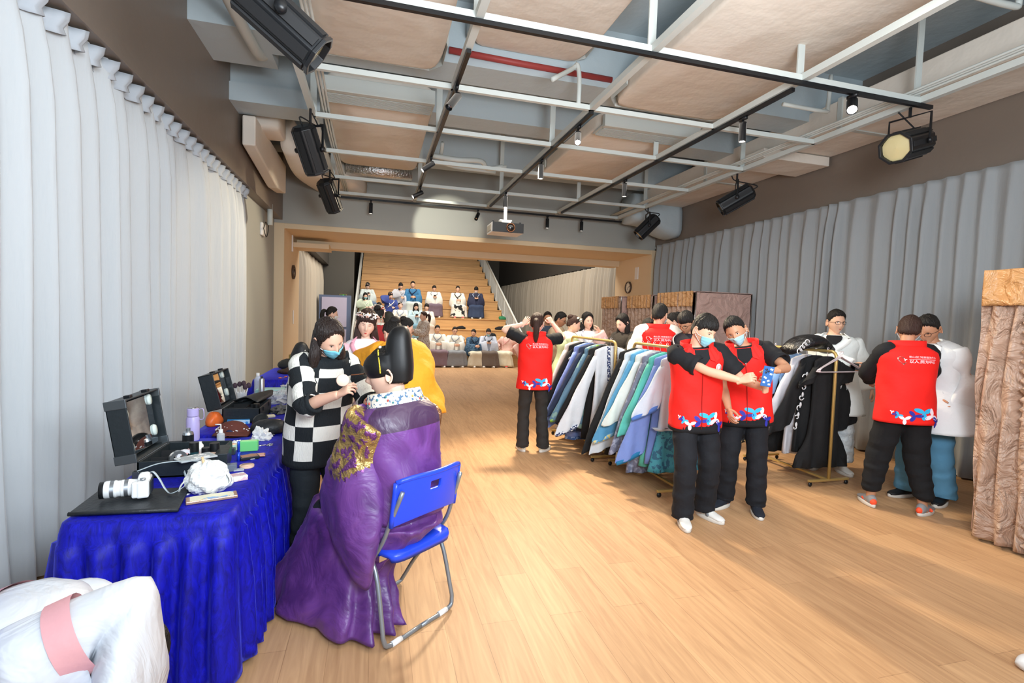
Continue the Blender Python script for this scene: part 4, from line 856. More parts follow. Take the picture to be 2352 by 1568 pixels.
def vest(p, zipper=True, back=True, hem=-.25, off=.034, lapel=True):
    F_ = .02; fo = .004; p.boxy = True
    def extra(b):
        for th0 in ((0,) if not back else (0, PI)):
            sgn = -1 if th0 == 0 else -1
            P = lambda q: p.decal(b, q, th0, 0, off+.004, flare=F_, fold=fo)
            pat = [(-.155, -.05, .018, .4, 1), (-.135, -.065, .026, 1.2, 3), (-.112, -.072, .034, 2.0, 2), (-.072, -.10, .046, .55, 1), (-.018, -.072, .05, 2.2, 3), (.028, -.045, .062, .52, 2), (.082, -.065, .062, 1.57, 1), (.128, -.11, .056, .3, 3)]
            for cx_, cy_, r_, ro, m_ in pat: petals(b, P, cx_*1.12+.01, cy_*1.1+.02, r_*.92, ro, m_)
        if back:
            P = lambda q: p.decal(b, q, PI, .72, off+.0045, flare=F_, fold=fo)
            for txt, sz, dx, dy, wd in (('\u5357\u5c71\u533a\u515a\u7fa4\u670d\u52a1\u4e2d\u5fc3', .019, .03, .04, .0), ('\u4ee5\u4eba\u6c11\u4e3a\u4e2d\u5fc3', .028, .03, .002, .0004)):
                v, f = text2d(txt, sz, wd); v = v[:, :2]; f_ = [q[::-1] for q in f]
                if len(v): b.add(P([(x_*(1. if 'a' else 1)+dx, y_+dy) for x_, y_ in v]), f_, 1)
            n = 12; xs = np.linspace(-.055, .115, n); b.add(P([(x_, .021) for x_ in xs]+[(x_, .024) for x_ in xs]), [(i, i+n, i+n+1, i+1) for i in range(n-1)], 1)
            # emblem: open heart ring of strokes round a small mark
            hx = lambda t: (.0165*math.sin(t)**3*1.5, (.013*math.cos(t)-.005*math.cos(2*t)-.002*math.cos(3*t)-.001*math.cos(4*t))*1.5)
            sc_=1.55
            ts = np.linspace(PI*.72, PI*2.12, 16); q = []
            for i, t in enumerate(ts): q.append((hx(t), .0035+.0012*(i % 2)))
            c0 = [(-.092+(x_-w_*.6)*sc_, .015+y_*sc_) for (x_, y_), w_ in q]; c1 = [(-.092+(x_+w_*.6)*sc_, .015+y_*sc_-.001) for (x_, y_), w_ in q]; n = len(q)
            b.add(P(c0+c1), [(i, i+n, i+n+1, i+1) for i in range(n-1)]+[(i+1, i+n+1, i+n, i) for i in range(n-1)], 1)
            petals(b, P, -.080, .018, .012, .3, 1)
    V = p.torso(M_red, off=off, u0=hem, u1=.97, flare=F_, name='vest', mats=[M_red, M_vw, M_vc, M_vn], fold=fo, add=extra, seg=56)
    # stand collar
    n = 28; th = np.linspace(.5, 2*PI-.5, n); R = []
    for z_, ro in ((-.02, .030), (.01, .026), (.05, .026)): R.append([p.surf(.965, t, ro)+p.Rt@V3((0, 0, z_)) for t in th])
    o = MB().grid(R).build('collar', M_red, V, world=False, solid=.006)
    if lapel:
        for sx in (-1, 1):
            q = [p.surf(.985, sx*.75, off+.004)+p.Rt@V3((0, 0, .03)), p.surf(.97, sx*.35, off+.012), p.surf(.83, sx*.20, off+.012), p.surf(.79, sx*.40, off+.012), p.surf(.84, sx*.60, off+.012), p.surf(.95, sx*1.1, off+.006)]
            MB().poly(q, thick=.006, nrmv=p.Rt@V3((0, 1, 0))).build('lapel', M_red, V, world=False, smooth=False, bevel=.003)
        G = [[p.surf(u, q*(.02+(u-.74)*1.9), off+.007, F_) for q in (-1, -.5, 0, .5, 1)] for u in np.linspace(.74, .97, 8)]
        MB().grid(G).build('neck_opening', M_tee, V, world=False)
        MB().tube([p.surf(u, 0, off+.006+float(p.fw(u, 0., fo)), F_) for u in np.linspace(.74, hem+.02, 16)], .0028, 5).build('zip', mat('zip', '8c1410', .4), V, world=False)
        MB().ball(p.surf(.73, 0, off+.012), (.005, .003, .016), 8).build('zip_pull', M_chrome, V, world=False)
    return V
# ---------------- the people ----------------
def wall_x(px, py, y): return float(atY(px, py, y)[0])
_rb = {}
WS, PALE = 'e9e4d8', 'ddd8d2'
M_w = cloth(WS); M_black_shoe = mat('black shoe', '17181b', .5); M_white_shoe = mat('white shoe', 'e4e2dc', .55)
M_phone = mat('phone black', '101114', .2)
def phone(c, R, lb, m=M_phone, s=1.):
    t = thing('mobile_phone', lb, 'phone', tuple(c))
    MB().box(c, (.073*s, .009*s, .15*s), R).build('phone_body', m, t, smooth=False, bevel=.003)
    cm = MB(); R = np.array(R)
    for dx, dz in ((-.018, .05), (-.018, .028), (-.002, .039)): cm.lathe([(.008*s, 0), (.008*s, .003*s)], V3(c)+R@V3((dx*s, -.0045*s, dz*s)), 12, R=R@rotm('X', 90))
    cm.build('camera_lens', mat('lens ring', '3a4252', .2, metal=.5), t); return t
# --- two men in red vests with the phone ---
pc = V3((2.76, 3.02, 1.245))
m1 = Person('man in red vest and black tee holding a phone out, white chunky sneakers', 2.57, 3.52, (-.30, -1), H=1.70, lod=0, hair='fringe', lean=(8, 5), head=(26, 20, -12),
            RW=('w', 2.685, 3.10, 1.175), LW=('w', 2.84, 3.12, 1.14), RE=(1, .2, -.6), LE=(-.8, -.4, -1), RF=(.13, .10, .08), LF=(-.10, -.06, .08), ft=(5, -32), pel=(.03, -.02, .92),
            rh=dict(dir=(-.75, .5, .4), back=(.3, .75, .6), curl=.6, thumb=.2), lh=dict(dir=(.2, .4, .9), back=(-.3, .9, -.2), curl=.8), skin=M_skin)
m1.trousers(M_trs, r=(.098, .086, .082), knee=.088, low=-.02); m1.shoes(M_white_shoe, laces=M_white, accent=mat('grey trim', '777b80', .6)); m1.torso(M_tee, off=.02, u0=-.3, flare=.05, name='tee'); m1.sleeves(M_tee, .5, r=(.078, .07, .06)); V = vest(m1, back=False); m1.mask()
q = m1.surf(.70, -.55, .045); MB().lathe([(.030, 0), (.030, .002)], q, 20, R=basis(x=(1, 0, 0), z=m1.Rt@V3((-.5, .85, .1)))).build('round_badge', M_vw, V, world=False)
MB().lathe([(.021, .001), (.021, .003)], q, 20, R=basis(x=(1, 0, 0), z=m1.Rt@V3((-.5, .85, .1)))).build('badge_ring', mat('badge red', 'd85a5a', .6), V, world=False)
MB().lathe([(.017, .002), (.017, .004)], q, 20, R=basis(x=(1, 0, 0), z=m1.Rt@V3((-.5, .85, .1)))).build('badge_centre', M_vw, V, world=False)
m2 = Person('man in red vest with short spiky hair leaning in beside the phone, dark sneakers', 3.13, 3.66, (-.62, -.9), H=1.70, lod=0, hair='short', lean=(8, 9), head=(-16, 14, 13),
            LW=('w', 2.98, 3.18, 1.27), LE=(-1, .1, -.5), RW=('w', 2.80, 3.44, .86), RE=(.5, -.6, -.3), RF=(.13, .02, .08), LF=(-.12, .06, .08), ft=(38, -6), pel=(0, 0, .93),
            lh=dict(dir=(.9, .5, 0), back=(0, .4, .9), curl=.85), rh=dict(curl=.35, back=(1, .3, 0)), skin=M_skin3, fat=1.06)
m2.trousers(M_trs, r=(.095, .082, .074), knee=.084); m2.shoes(mat('navy sneaker', '1d232e', .8), laces=M_blk); m2.torso(M_tee, off=.02, u0=-.3, flare=.05, name='tee'); m2.sleeves(M_tee, .5, r=(.078, .07, .06)); vest(m2, back=False); m2.mask(mat('pale mask', 'abd6e2', .7))
t = phone(pc, basis(x=(.9, -.35, 0), z=(.1, -.1, 1)), 'blue phone in a stickered clear case held between the two red-vested men', mat('blue phone case', '2f66a8', .25, coat=1), 1.0)
st_ = MB(); R = basis(x=(.9, -.35, 0), z=(.1, -.1, 1)); rng = np.random.RandomState(3)
for dx, dz in ((.018, .055), (.02, .02), (-.015, -.01), (.01, -.03), (-.018, -.045), (.02, -.055)): st_.box(pc+R@V3((dx, -.0055, dz)), (.016+.008*rng.rand(), .001, .012), R@rotm('Y', rng.uniform(-40, 40)))
st_.build('stickers', mat('sticker', 'dfe6ee', .6), t, smooth=False)
# --- ponytail volunteer ---
p3 = Person('woman in red vest seen from behind, hands raised to her brown ponytail', 1.86, 5.72, (.12, 1), H=1.66, sex='f', lod=0, hair='pony', haircol=M_hair2, head=(-22, 2, 0), lean=(-2, 0),
            LW=('w', 1.72, 5.80, 1.53), LE=(-1, 0, -.35), RW=('w', 2.14, 5.95, 1.56), RE=(1, .1, -.5), RF=(.13, -.02, .08), LF=(-.12, .02, .08), ft=(38, -10), lh=dict(dir=(.6, .1, .8), back=(0, -1, .3), curl=.2), rh=dict(dir=(-.5, .3, .7), back=(.2, -1, 0), curl=.7), fat=1.06)
p3.trousers(mat('charcoal jeans', '2e2b29', .85, bump=.15, bs=20), r=(.09, .08, .085), knee=.073); p3.shoes(mat('cream shoe', 'd5cbb6', .7)); p3.torso(M_tee, off=.02, u0=-.1, name='tee'); p3.sleeves(M_tee, .5, r=(.07, .066, .06)); vest(p3, lapel=False); p3.mask(M_maskw)
S0, E_, W = p3.A[-1]; p3.add(MB().tube([W*.93+E_*.07+V3((.03*math.cos(a), .02*math.sin(a)*.4, .03*math.sin(a))) for a in np.linspace(0, 2*PI, 13)], .005, 6), 'bracelet', M_white)
# --- volunteer with his back to us on the right and the men by the curtain ---
p4 = Person('man in red vest seen from behind, long black sleeves and orange-heeled sneakers', 4.52, 3.33, (.42, 1), H=1.74, lod=0, hair='short', haircol=M_hair2, head=(-28, 14, 6), lean=(4, 0), skin=M_skin3, fat=1.08,
            RW=('w', 4.86, 3.62, 1.12), RE=(1, -.1, -.3), LW=('w', 4.62, 3.75, 1.12), LE=(-1, -.1, -.5), RF=(.17, -.05, .08), LF=(-.17, .1, .08), ft=(50, 5))
p4.trousers(mat('black joggers', '121316', .9, bump=.15, bs=10), r=(.108, .075, .055), knee=.098, low=.07); p4.shoes(mat('grey runner', '8f9092', .7), accent=mat('neon orange', 'ff5a35', .6)); p4.torso(M_tee, off=.02, u0=-.1, name='shirt'); p4.sleeves(M_tee, 1, r=(.078, .068, .058)); vest(p4, lapel=False); p4.mask(M_maskw)
mw2 = cloth('dfe4e6')
p5 = Person('man in loose white robe top and blue jeans bending his head to the volunteer', 5.08, 3.50, (-1, -.12), H=1.78, lod=1, hair='short', head=(8, 26, 0), lean=(10, 0), RW=('w', 4.95, 3.35, 1.0), RF=(.12, .05, .08), LF=(-.12, -.05, .08), skin=M_skin3, fat=1.12)
p5.trousers(mat('light jeans', '5b93b5', .85, bump=.15, bs=14), r=(.1, .1, .1), knee=.098); p5.shoes(M_black_shoe); p5.torso(mw2, off=.045, u0=-.42, flare=.28, name='robe'); p5.wide_sleeve(1, mw2, drop=.4); p5.wide_sleeve(-1, mw2, drop=.4); p5.glasses(); p5.collarbands([mw2, mw2], off=.05)
p6 = Person('man in white robe with glasses standing against the grey curtain behind the rack', 5.0, 4.52, (-.75, -.75), H=1.80, lod=1, hair='short', head=(26, 4, 0), RW=('w', 4.86, 4.15, 1.22), RE=(1, -.2, -1), LW=('w', 5.32, 4.28, .93), RF=(.1, 0, .08), LF=(-.13, .06, .08), ft=(10, -30), skin=M_skin, fat=1.1)
wh = cloth('e4eae8'); br = mat('brocade white', 'dfe5e6', .55, bump=.8, bs=22, c2='c9d2d6')
p6.trousers(br, r=(.12, .12, .11), knee=.12, low=.06, name='brocade_trousers'); p6.shoes(M_white_shoe); p6.torso(wh, off=.045, u0=-.55, flare=.12, name='robe'); p6.wide_sleeve(1, wh, drop=.45); p6.wide_sleeve(-1, wh, drop=.5); p6.glasses(); p6.collarbands([wh, mat('collar white', 'f0f2ee', .7)], off=.055, w=.05)
p6.add(MB().grid([[p6.surf(u, q*(.03+(u-.80)*2.2), .052) for q in (-1, 0, 1)] for u in np.linspace(.80, .98, 6)]), 'undershirt', M_tee)
phone(V3((4.78, 4.05, 1.22)), basis(x=(.6, -.8, 0), z=(-.5, -.4, .35)), 'black phone held flat by the white-robed man by the curtain')
# --- group behind the racks ---
def at_(px, y, py=730): return wall_x(px, py, y), y
x, y = at_(1512, 5.35); p7 = Person('man in red vest over white sleeves, back turned, behind the front clothing rack', x, y, (.35, 1), H=1.82, lod=1, hair='short', head=(-40, 8, 0), RF=(.12, 0, .08), fat=1.05)
p7.trousers(M_trs); p7.torso(M_w, off=.02, u0=-.1, name='shirt'); p7.sleeves(M_w, 1, r=(.09, .085, .07)); vest(p7, lapel=False); p7.shoes(M_black_shoe); p7.mask()
x, y = at_(1588, 5.1); p8 = Person('man in glasses and navy robe with white neckline between the vested men', x, y, (-1, -.55), H=1.76, lod=1, hair='fringe', head=(0, 28, 0), lean=(6, 0), skin=M_skin3)
nv = cloth('23222b'); p8.skirt(nv); p8.torso(nv, off=.035, u0=-.3); p8.wide_sleeve(1, nv); p8.wide_sleeve(-1, nv); p8.collarbands([M_w, M_w], off=.045, w=.02); p8.glasses(); p8.shoes(M_black_shoe)
x, y = at_(1556, 6.2); p9 = Person('woman with dark tied hair and white mask half hidden behind the man in glasses', x, y, (-.9, .5), H=1.74, sex='f', lod=1, hair='bun', head=(0, 15, 0)); p9.trousers(M_trs); p9.torso(M_red, off=.03, u0=-.3); p9.sleeves(M_tee); p9.mask(M_maskw); p9.shoes(M_black_shoe)
x, y = at_(1484, 6.1); p10 = Person('woman in white robe with white mask and long dark hair beside the brown booth', x, y, (.1, -1), H=1.64, sex='f', lod=1, hair='long', head=(10, 10, -4)); p10.skirt(cloth('cfd6dc')); p10.torso(M_w, off=.035, u0=-.3); p10.wide_sleeve(1, M_w, drop=.4); p10.wide_sleeve(-1, M_w, drop=.4); p10.mask(M_maskw); p10.collarbands([M_w, M_w], off=.045); p10.shoes(M_white_shoe)
x, y = at_(1437, 6.4); p11 = Person('woman in black jacket with long dark hair looking down at her phone', x, y, (-1, -.35), H=1.70, sex='f', lod=1, hair='long', head=(0, 18, 0), RW=(.05, .38, 1.22), LW=(-.08, .36, 1.24), RE=(1, -.2, -1), LE=(-1, -.2, -1)); bj = cloth('2c2722'); p11.trousers(M_trs); p11.torso(bj, off=.03, u0=-.3, flare=.1); p11.sleeves(bj, 1, r=(.075, .068, .055)); p11.shoes(M_black_shoe)
x, y = at_(1350, 6.9); p12 = Person('woman in white and pink robe with long hair, phone held to her ear', x, y, (-.1, -1), H=1.70, sex='f', lod=1, hair='long', head=(6, -2, 4), LW=(-.12, .22, 1.46), LE=(-.6, .2, -1), RW=(.12, .25, 1.15)); wp = mat('white pink', 'f1e6e4', .7, bump=.1, bs=5, c2='f0a9bd', kind='print'); p12.skirt(cloth('e8e2e2')); p12.torso(wp, off=.035, u0=-.3); p12.wide_sleeve(1, wp); p12.wide_sleeve(-1, cloth('eec4bc'), drop=.12); p12.collarbands([cloth('c8cfe0'), M_w], off=.045); p12.shoes(M_white_shoe)
x, y = at_(1320, 7.9); p13 = Person('smiling woman in pale pink robe between the green robe and the woman on the phone', x, y, (-.2, -1), H=1.64, sex='f', lod=1, hair='bangs', head=(4, 6, 4), haircol=M_hair2); pk = cloth('e9c6bf'); p13.skirt(M_w); p13.torso(pk, off=.035, u0=-.3); p13.wide_sleeve(1, pk); p13.wide_sleeve(-1, pk); p13.collarbands([M_w, M_w], off=.045); p13.shoes(M_white_shoe)
x, y = at_(1300, 6.75); p14 = Person('woman in pale green robe with pinned-up hair and white flowers, seen in profile', x, y, (1, -.1), H=1.66, sex='f', lod=1, hair='bun', haircol=M_hair2, head=(0, 12, 0), lean=(10, 0), RW=(.1, .34, 1.12), LW=(-.1, .34, 1.12)); gr = cloth('c9d9ab'); p14.skirt(mat('grn sk', 'c3cfae', .8), r1=.22, z1=.75); p14.trousers(M_trs); p14.torso(gr, off=.04, u0=-.5, flare=.12); p14.wide_sleeve(1, gr, drop=.35); p14.wide_sleeve(-1, gr, drop=.35); p14.collarbands([cloth('e8ece0')]*2, off=.05); p14.flowers(('f4f5ee', 'dfeee2'), 10, 4); p14.shoes(M_white_shoe)
x, y = at_(1280, 8.2); p15 = Person('man in tan robe with glasses behind the woman in green', x, y, (.8, -.5), H=1.72, lod=1, hair='short', head=(0, 18, 0), skin=M_skin3); tn = cloth('b9a486'); p15.skirt(tn); p15.torso(tn, off=.035, u0=-.3); p15.wide_sleeve(1, tn); p15.wide_sleeve(-1, tn); p15.glasses(); p15.shoes(M_black_shoe)
p16 = Person('man in slate waistcoat, black trousers and white shoes behind the ponytailed volunteer', wall_x(1257, 735, 9.3), 9.3, (-.5, -1), H=1.72, lod=1, hair='short', head=(20, 0, 0), RF=(.0, .05, .08), LF=(.32, .1, .08), ft=(30, 10), RK=(.6, 1, .1), RW=(.22, .2, 1.2), skin=M_skin3)
sl = cloth('3c4a5c'); p16.trousers(M_trs); p16.torso(sl, off=.03, u0=-.25); p16.sleeves(cloth('8f979c'), 1, r=(.07, .062, .052)); p16.glasses(); p16.shoes(M_white_shoe)
# --- standing people by the stairs and the pink robe ---
y = 4.55; x = wall_x(838, 740, y); p18 = Person('woman in white robe with pink collar and flower hairpins, eyes lowered', x, y, (.10, -1), H=1.63, sex='f', lod=0, hair='longbangs', haircol=M_hair2, head=(-4, 10, -7), blink=1, RW=(.12, .22, 1.0), LW=(-.1, .25, 1.0))
pw = mat('robe lilac white', 'ece4e8', .7, bump=.15, bs=7); pc_ = mat('pink collar', 'eba4b4', .7); p18.skirt(pw); p18.torso(pw, off=.035, u0=-.3); p18.wide_sleeve(1, mat('pink sleeve', 'e6b4bd', .75, bump=.15, bs=6), drop=.35, r0=.1); p18.wide_sleeve(-1, pw); p18.collarbands([pc_, pc_], off=.046, w=.045); p18.flowers(n=26, seed=5, spread=95, topz=.62); p18.shoes(M_white_shoe)
y = 7.2; x = wall_x(868, 715, y); p19 = Person('woman in red robe seen from behind with red and white hair ornaments', x, y, (.1, 1), H=1.70, sex='f', lod=1, hair='bun', head=(0, 0, 0)); rd = cloth('a52a2c'); p19.skirt(rd); p19.torso(rd, off=.04, u0=-.3); p19.wide_sleeve(1, rd); p19.wide_sleeve(-1, rd); p19.collarbands([M_w, M_w], off=.055, w=.06); p19.flowers(('e8ded2', 'd8402e', 'f4efe2'), 40, 8, 178, .8); p19.shoes(M_white_shoe)
d = MB()
for sx in (-1, 1):
    for i in range(5): d.ball(p19.Hc+p19.Rh@V3((sx*.055, -.115, -.02-.03*i)), .009, 6)
p19.add(d, 'hair_tassels', mat('jade beads', '9fd0b8', .3))
y = 7.9; x = wall_x(893, 718, y); p20 = Person('person in dark green cap seen from behind next to the red hair ornaments', x, y, (-.3, 1), H=1.60, lod=1, hair='short'); gg = cloth('5a6a66'); p20.trousers(M_trs); p20.torso(gg, off=.03, u0=-.2); p20.sleeves(gg); p20.shoes(M_black_shoe)
p20.add(MB().join(hair_mb('short', 1, .022), M4(p20.Rh, p20.Hc+V3((0, 0, .008)))), 'cap', mat('cap olive', '33342a', .8))
y = 6.3; x = wall_x(907, 745, y); p21 = Person('woman in white robe with dark bun half hidden behind the black hat', x, y, (1, .3), H=1.57, sex='f', lod=1, hair='bun', head=(0, 20, 0), lean=(12, 0)); p21.skirt(M_w); p21.torso(M_w, off=.04, u0=-.3); p21.wide_sleeve(1, M_w); p21.wide_sleeve(-1, M_w); p21.shoes(M_white_shoe)
y = 9.5; x = wall_x(757, 725, y); p22 = Person('woman with ponytail and mask behind the head of the blue table row', x, y, (.9, .2), H=1.68, sex='f', lod=1, hair='pony', head=(0, 10, 0)); p22.trousers(M_trs); p22.torso(M_tee, off=.03, u0=-.2); p22.sleeves(M_tee); p22.mask(M_maskw); p22.shoes(M_black_shoe)
y = 13.2; x = wall_x(974, 740, y); p23 = Person('woman with long ponytail in grey floral dress standing at the foot of the stairs', x, y, (-1, -.3), H=1.66, sex='f', lod=1, hair='pony', haircol=M_hair2, head=(0, 0, 0), RW=(.05, .3, 1.2), LW=(-.1, .32, 1.2)); fl = cloth('c9c4bd', 'print', '9a7f6c', 40); p23.skirt(fl, r1=.22, amp=.03); p23.torso(fl, off=.035, u0=-.3); p23.sleeves(fl, 1, r=(.09, .09, .08)); p23.shoes(M_white_shoe)
# --- seated on the steps ---
SEAT = [  # head px, head py(top), step, facing, robe, skirt, collar, hair, sex, pose, mask, glasses, size, label
    (1004, 741, 1, (.05, -1), WS, '7c6871', '8f949c', 'short', 'm', 'lap', 0, 0, 1.0, 'man in white robe with mauve skirt seated on the bottom step, first from the aisle'),
    (1044, 744, 1, (.1, -1), WS, '83868a', '9aa0a6', 'short', 'm', 'lap', 0, 1, .97, 'man in glasses and white robe with grey skirt on the bottom step'),
    (1087, 762, 1, (.25, -1), '3f5f7d', 'cdc4ae', '1f2a3c', 'short', 'm', 'turn', 0, 0, .93, 'man in dark blue robe with cream skirt turning his head on the bottom step'),
    (1121, 748, 1, (-.1, -1), 'c5cbd8', '6b6058', '5b5f6a', 'short', 'm', 'phone', 1, 0, .97, 'man in pale blue robe and blue mask looking at a phone on the bottom step'),
    (1167, 753, 1, (-.7, -1), 'ecc0b4', 'e3dcc2', 'e0a8a0', 'bun', 'f', 'side', 0, 0, .95, 'woman in pink blouse and cream skirt seated at the handrail end of the bottom step'),
    (996, 657, 5, (.05, -1), WS, '6f5f6a', '9aa0a6', 'short', 'm', 'phone', 0, 0, .98, 'man in white robe and mauve skirt looking down on the upper row'),
    (1051, 652, 5, (0, -1), WS, 'e6e2d8', '2a2224', 'short', 'm', 'lap', 0, 0, .98, 'man in white robe with black ink painting on his skirt on the upper row'),
    (1093, 653, 5, (-.1, -1), '2c3048', '32405c', 'a9b5cc', 'fringe', 'm', 'phone', 2, 0, 1.0, 'man in navy robe with white mask, last on the upper row'),
    (948, 646, 5, (0, -1), '3d77a2', 'c8d2ce', '182444', 'short', 'm', 'lap', 0, 0, 1.06, 'tall man in bright blue robe with navy collar on the upper row'),
    (919, 653, 5, (.15, -1), 'c6c6cc', 'a9adb4', 'b5b6bd', 'fringe', 'm', 'up', 0, 0, 1.0, 'man in grey robe holding up a phone on the upper row'),
    (896, 668, 4, (.25, -1), '3b4a8c', '4b5a92', 'e6e2d8', 'bangs', 'f', 'cheek', 0, 0, .97, 'woman in royal blue bodice resting her cheek on her hand'),
    (843, 645, 5, (.2, -1), 'c9d2d0', '6d7f95', 'dfe3e0', 'bangs', 'f', 'phone', 0, 0, .97, 'woman in pale robe with hair buns and a phone, highest by the locker-side handrail'),
    (838, 673, 4, (.2, -1), 'c9d4bd', 'b9c2ae', 'dfe3d6', 'long', 'f', 'up', 1, 0, .93, 'woman in pale green robe and blue mask below the highest woman by the handrail'),
    (919, 692, 3, (.1, -1), 'e0dbd0', 'cfc4b8', '9ba4b4', 'bun', 'f', 'lap', 0, 0, .98, 'woman in cream robe with grey collar and topknot on the middle row'),
    (954, 693, 3, (.1, -1), 'afc6ce', '6f95a8', 'd3dfcf', 'long', 'f', 'phone', 0, 0, .98, 'woman in light blue robe with long black hair on the middle row'),
    (980, 695, 3, (-.1, -1), 'ded5c8', 'c9b7a8', '9a8fa0', 'bangs', 'f', 'lap', 0, 0, .96, 'woman in cream patterned vest behind the grey floral dress'),
    (830, 706, 2, (.3, -1), 'b8b2a8', '8a8478', 'c9c4ba', 'short', 'm', 'lap', 0, 0, .93, 'dark-haired seated person low by the locker-side handrail, mostly hidden by flowers'),
    (942, 742, 1, (.3, -1), 'e8e2d6', 'd8cfc0', 'c9b8a8', 'bangs', 'f', 'lap', 0, 0, .86, 'child with fringe seated low behind the black hat'),
    (870, 703, 3, (.3, -1), 'd6b4a8', 'b89a90', 'e6dcd0', 'bangs', 'f', 'cheek', 0, 0, .95, 'woman with hand to her head behind the red hair ornaments'),
]
for (px, py, n_, fc, rob, ski, col, hr, sx, pose, mk, gl, sz, lb) in SEAT:
    y = Y0+(n_-1)*TD+.10; x = wall_x(px, py+15, y); hd = dict(lap=(0, 4, 0), phone=(0, 26, 0), turn=(-45, 10, 0), side=(30, 0, 0), up=(0, 14, 0), cheek=(10, 8, 8))[pose]
    RW, LW = (.07, .34, .70), (-.07, .34, .70)
    if pose == 'phone': RW, LW = (.05, .32, .78), (-.05, .32, .78)
    if pose == 'up': RW = (.10, .30, .95)
    if pose == 'cheek': RW = (.10, .17, 1.07)
    if pose == 'side': RW, LW = (.25, .15, .62), (-.25, .15, .62)
    p = Person(lb, x, y, fc, H=1.72*sz, sex=sx, z=(n_-1)*RS, lod=2 if n_ > 1 else 1, hair=hr, pel=(0, 0, .47), lean=(6 if pose != 'lap' else 2, 0), head=hd, RW=RW, LW=LW, RE=(1, -.4, -.5), LE=(-1, -.4, -.5),
               RF=(.13, .36, .08), LF=(-.13, .36, .08), RK=(.3, 1, .6), LK=(-.3, 1, .6), group='people seated on the wooden steps', skin=(M_skin if sx == 'm' else M_skin2), haircol=M_hair)
    mr = cloth(rob); ms = cloth(ski)
    if 'ink painting' in lb: ms = cloth(ski, 'print', '22262a', 4)
    if 'dark blue robe' in lb: mr = cloth('36536f', 'print', '5b7a92', 30)
    p.seat_skirt(ms, flare=1.35 if n_ == 1 else 1.15); p.torso(mr, off=.038, u0=-.12, flare=.1, name='robe'); dr = .42 if pose not in ('up', 'cheek') else .2
    p.wide_sleeve(1, mr, drop=dr, r0=.095); p.wide_sleeve(-1, mr, drop=dr, r0=.095); p.collarbands([cloth(col)]*2, off=.05, w=.035); p.shoes(M_white_shoe if 'ink' not in lb else M_red)
    if mk: p.mask(M_maskw if mk == 2 else None)
    if gl: p.glasses()
    if pose in ('phone', 'up'):
        W = p.A[1][2]; c = p.Mw@Vector(W+V3((-.04 if pose == 'phone' else 0, .05, .06)))
        ph = MB().box((0, 0, 0), (.075, .009, .15), rotm('X', 68)).build('mobile_phone', M_phone, smooth=False); ph.location = c; tag(ph, ('dark phone held by the '+lb.split(' on ')[0].split(', ')[0].split(' looking')[0].split(' holding')[0].split(' and ')[0].split(' with')[0].split(' below')[0])+' on the %s step' % ('bottom', 'second', 'third', 'fourth', 'fifth')[n_-1], 'phone', 'phones held on the steps')
    if 'hair buns' in lb or 'royal blue' in lb or 'topknot' in lb: p.flowers(n=6, seed=px)
# bags and clothes left on the steps
q = atY(1150, 730, Y0+4*TD-.4); lump('folded_jacket', 'green jacket left on the step near the handrail', 'jacket', (q[0], Y0+3*TD+.3, 4*RS), (.16, .12, .09), cloth('2f7a52'), 3)
q = atY(1063, 750, Y0+2*TD); lump('flat_cap', 'flat black cap lying on the step behind the man in glasses', 'cap', (q[0], Y0+2*TD+.35, 3*RS), (.17, .12, .07), M_tee, 5)
q = atY(1155, 752, Y0+2*TD); lump('flat_cap', 'larger black cap lying on the step near the handrail', 'cap', (q[0], Y0+2*TD+.35, 3*RS), (.2, .13, .09), M_tee, 8)
q = atY(1137, 770, Y0+TD); lump('black_backpack', 'black backpack standing on the step behind the man in pale blue', 'bag', (q[0], Y0+TD+.35, 2*RS-.02), (.14, .12, .2), M_tee, 12)
q = atY(1062, 775, Y0+TD); lump('plastic_bag', 'grey plastic bag on the step behind the man in glasses', 'bag', (q[0], Y0+TD+.35, 2*RS), (.14, .1, .1), mat('grey bag', 'b7bcc0', .4), 15)
# ---------------- things on the tables ----------------
TZ = .751
def T(px, py, z=TZ): return atZ(px, py, z)
M_leather = mat('black leather', '23272b', .45, bump=.3, bs=60); M_case = mat('case black', '20272b', .4, bump=.1, bs=30); M_clear = mat('clear plastic', 'dfe6ea', .12, alpha=.45); M_glassy = mat('mirror', 'c9cdd0', .02, metal=1)
M_silver = mat('silver', 'b9bec3', .3, metal=.9); M_camw = mat('camera white', 'e6e9ea', .35)
P = [T(157, 1184, .757), T(410, 1173, .757), T(436, 1124, .757), T(228, 1130, .757)]
t = thing('portfolio_case', 'flat black leather portfolio overhanging the front edge of the blue table', 'portfolio', tuple(P[0]))
MB().poly(P, thick=.012).build('cover', M_leather, t, smooth=False, bevel=.004)
MB().tube([P[0]+V3((0, 0, .006)), P[1]+V3((0, 0, .006))], .009, 8).build('spine', M_leather, t)
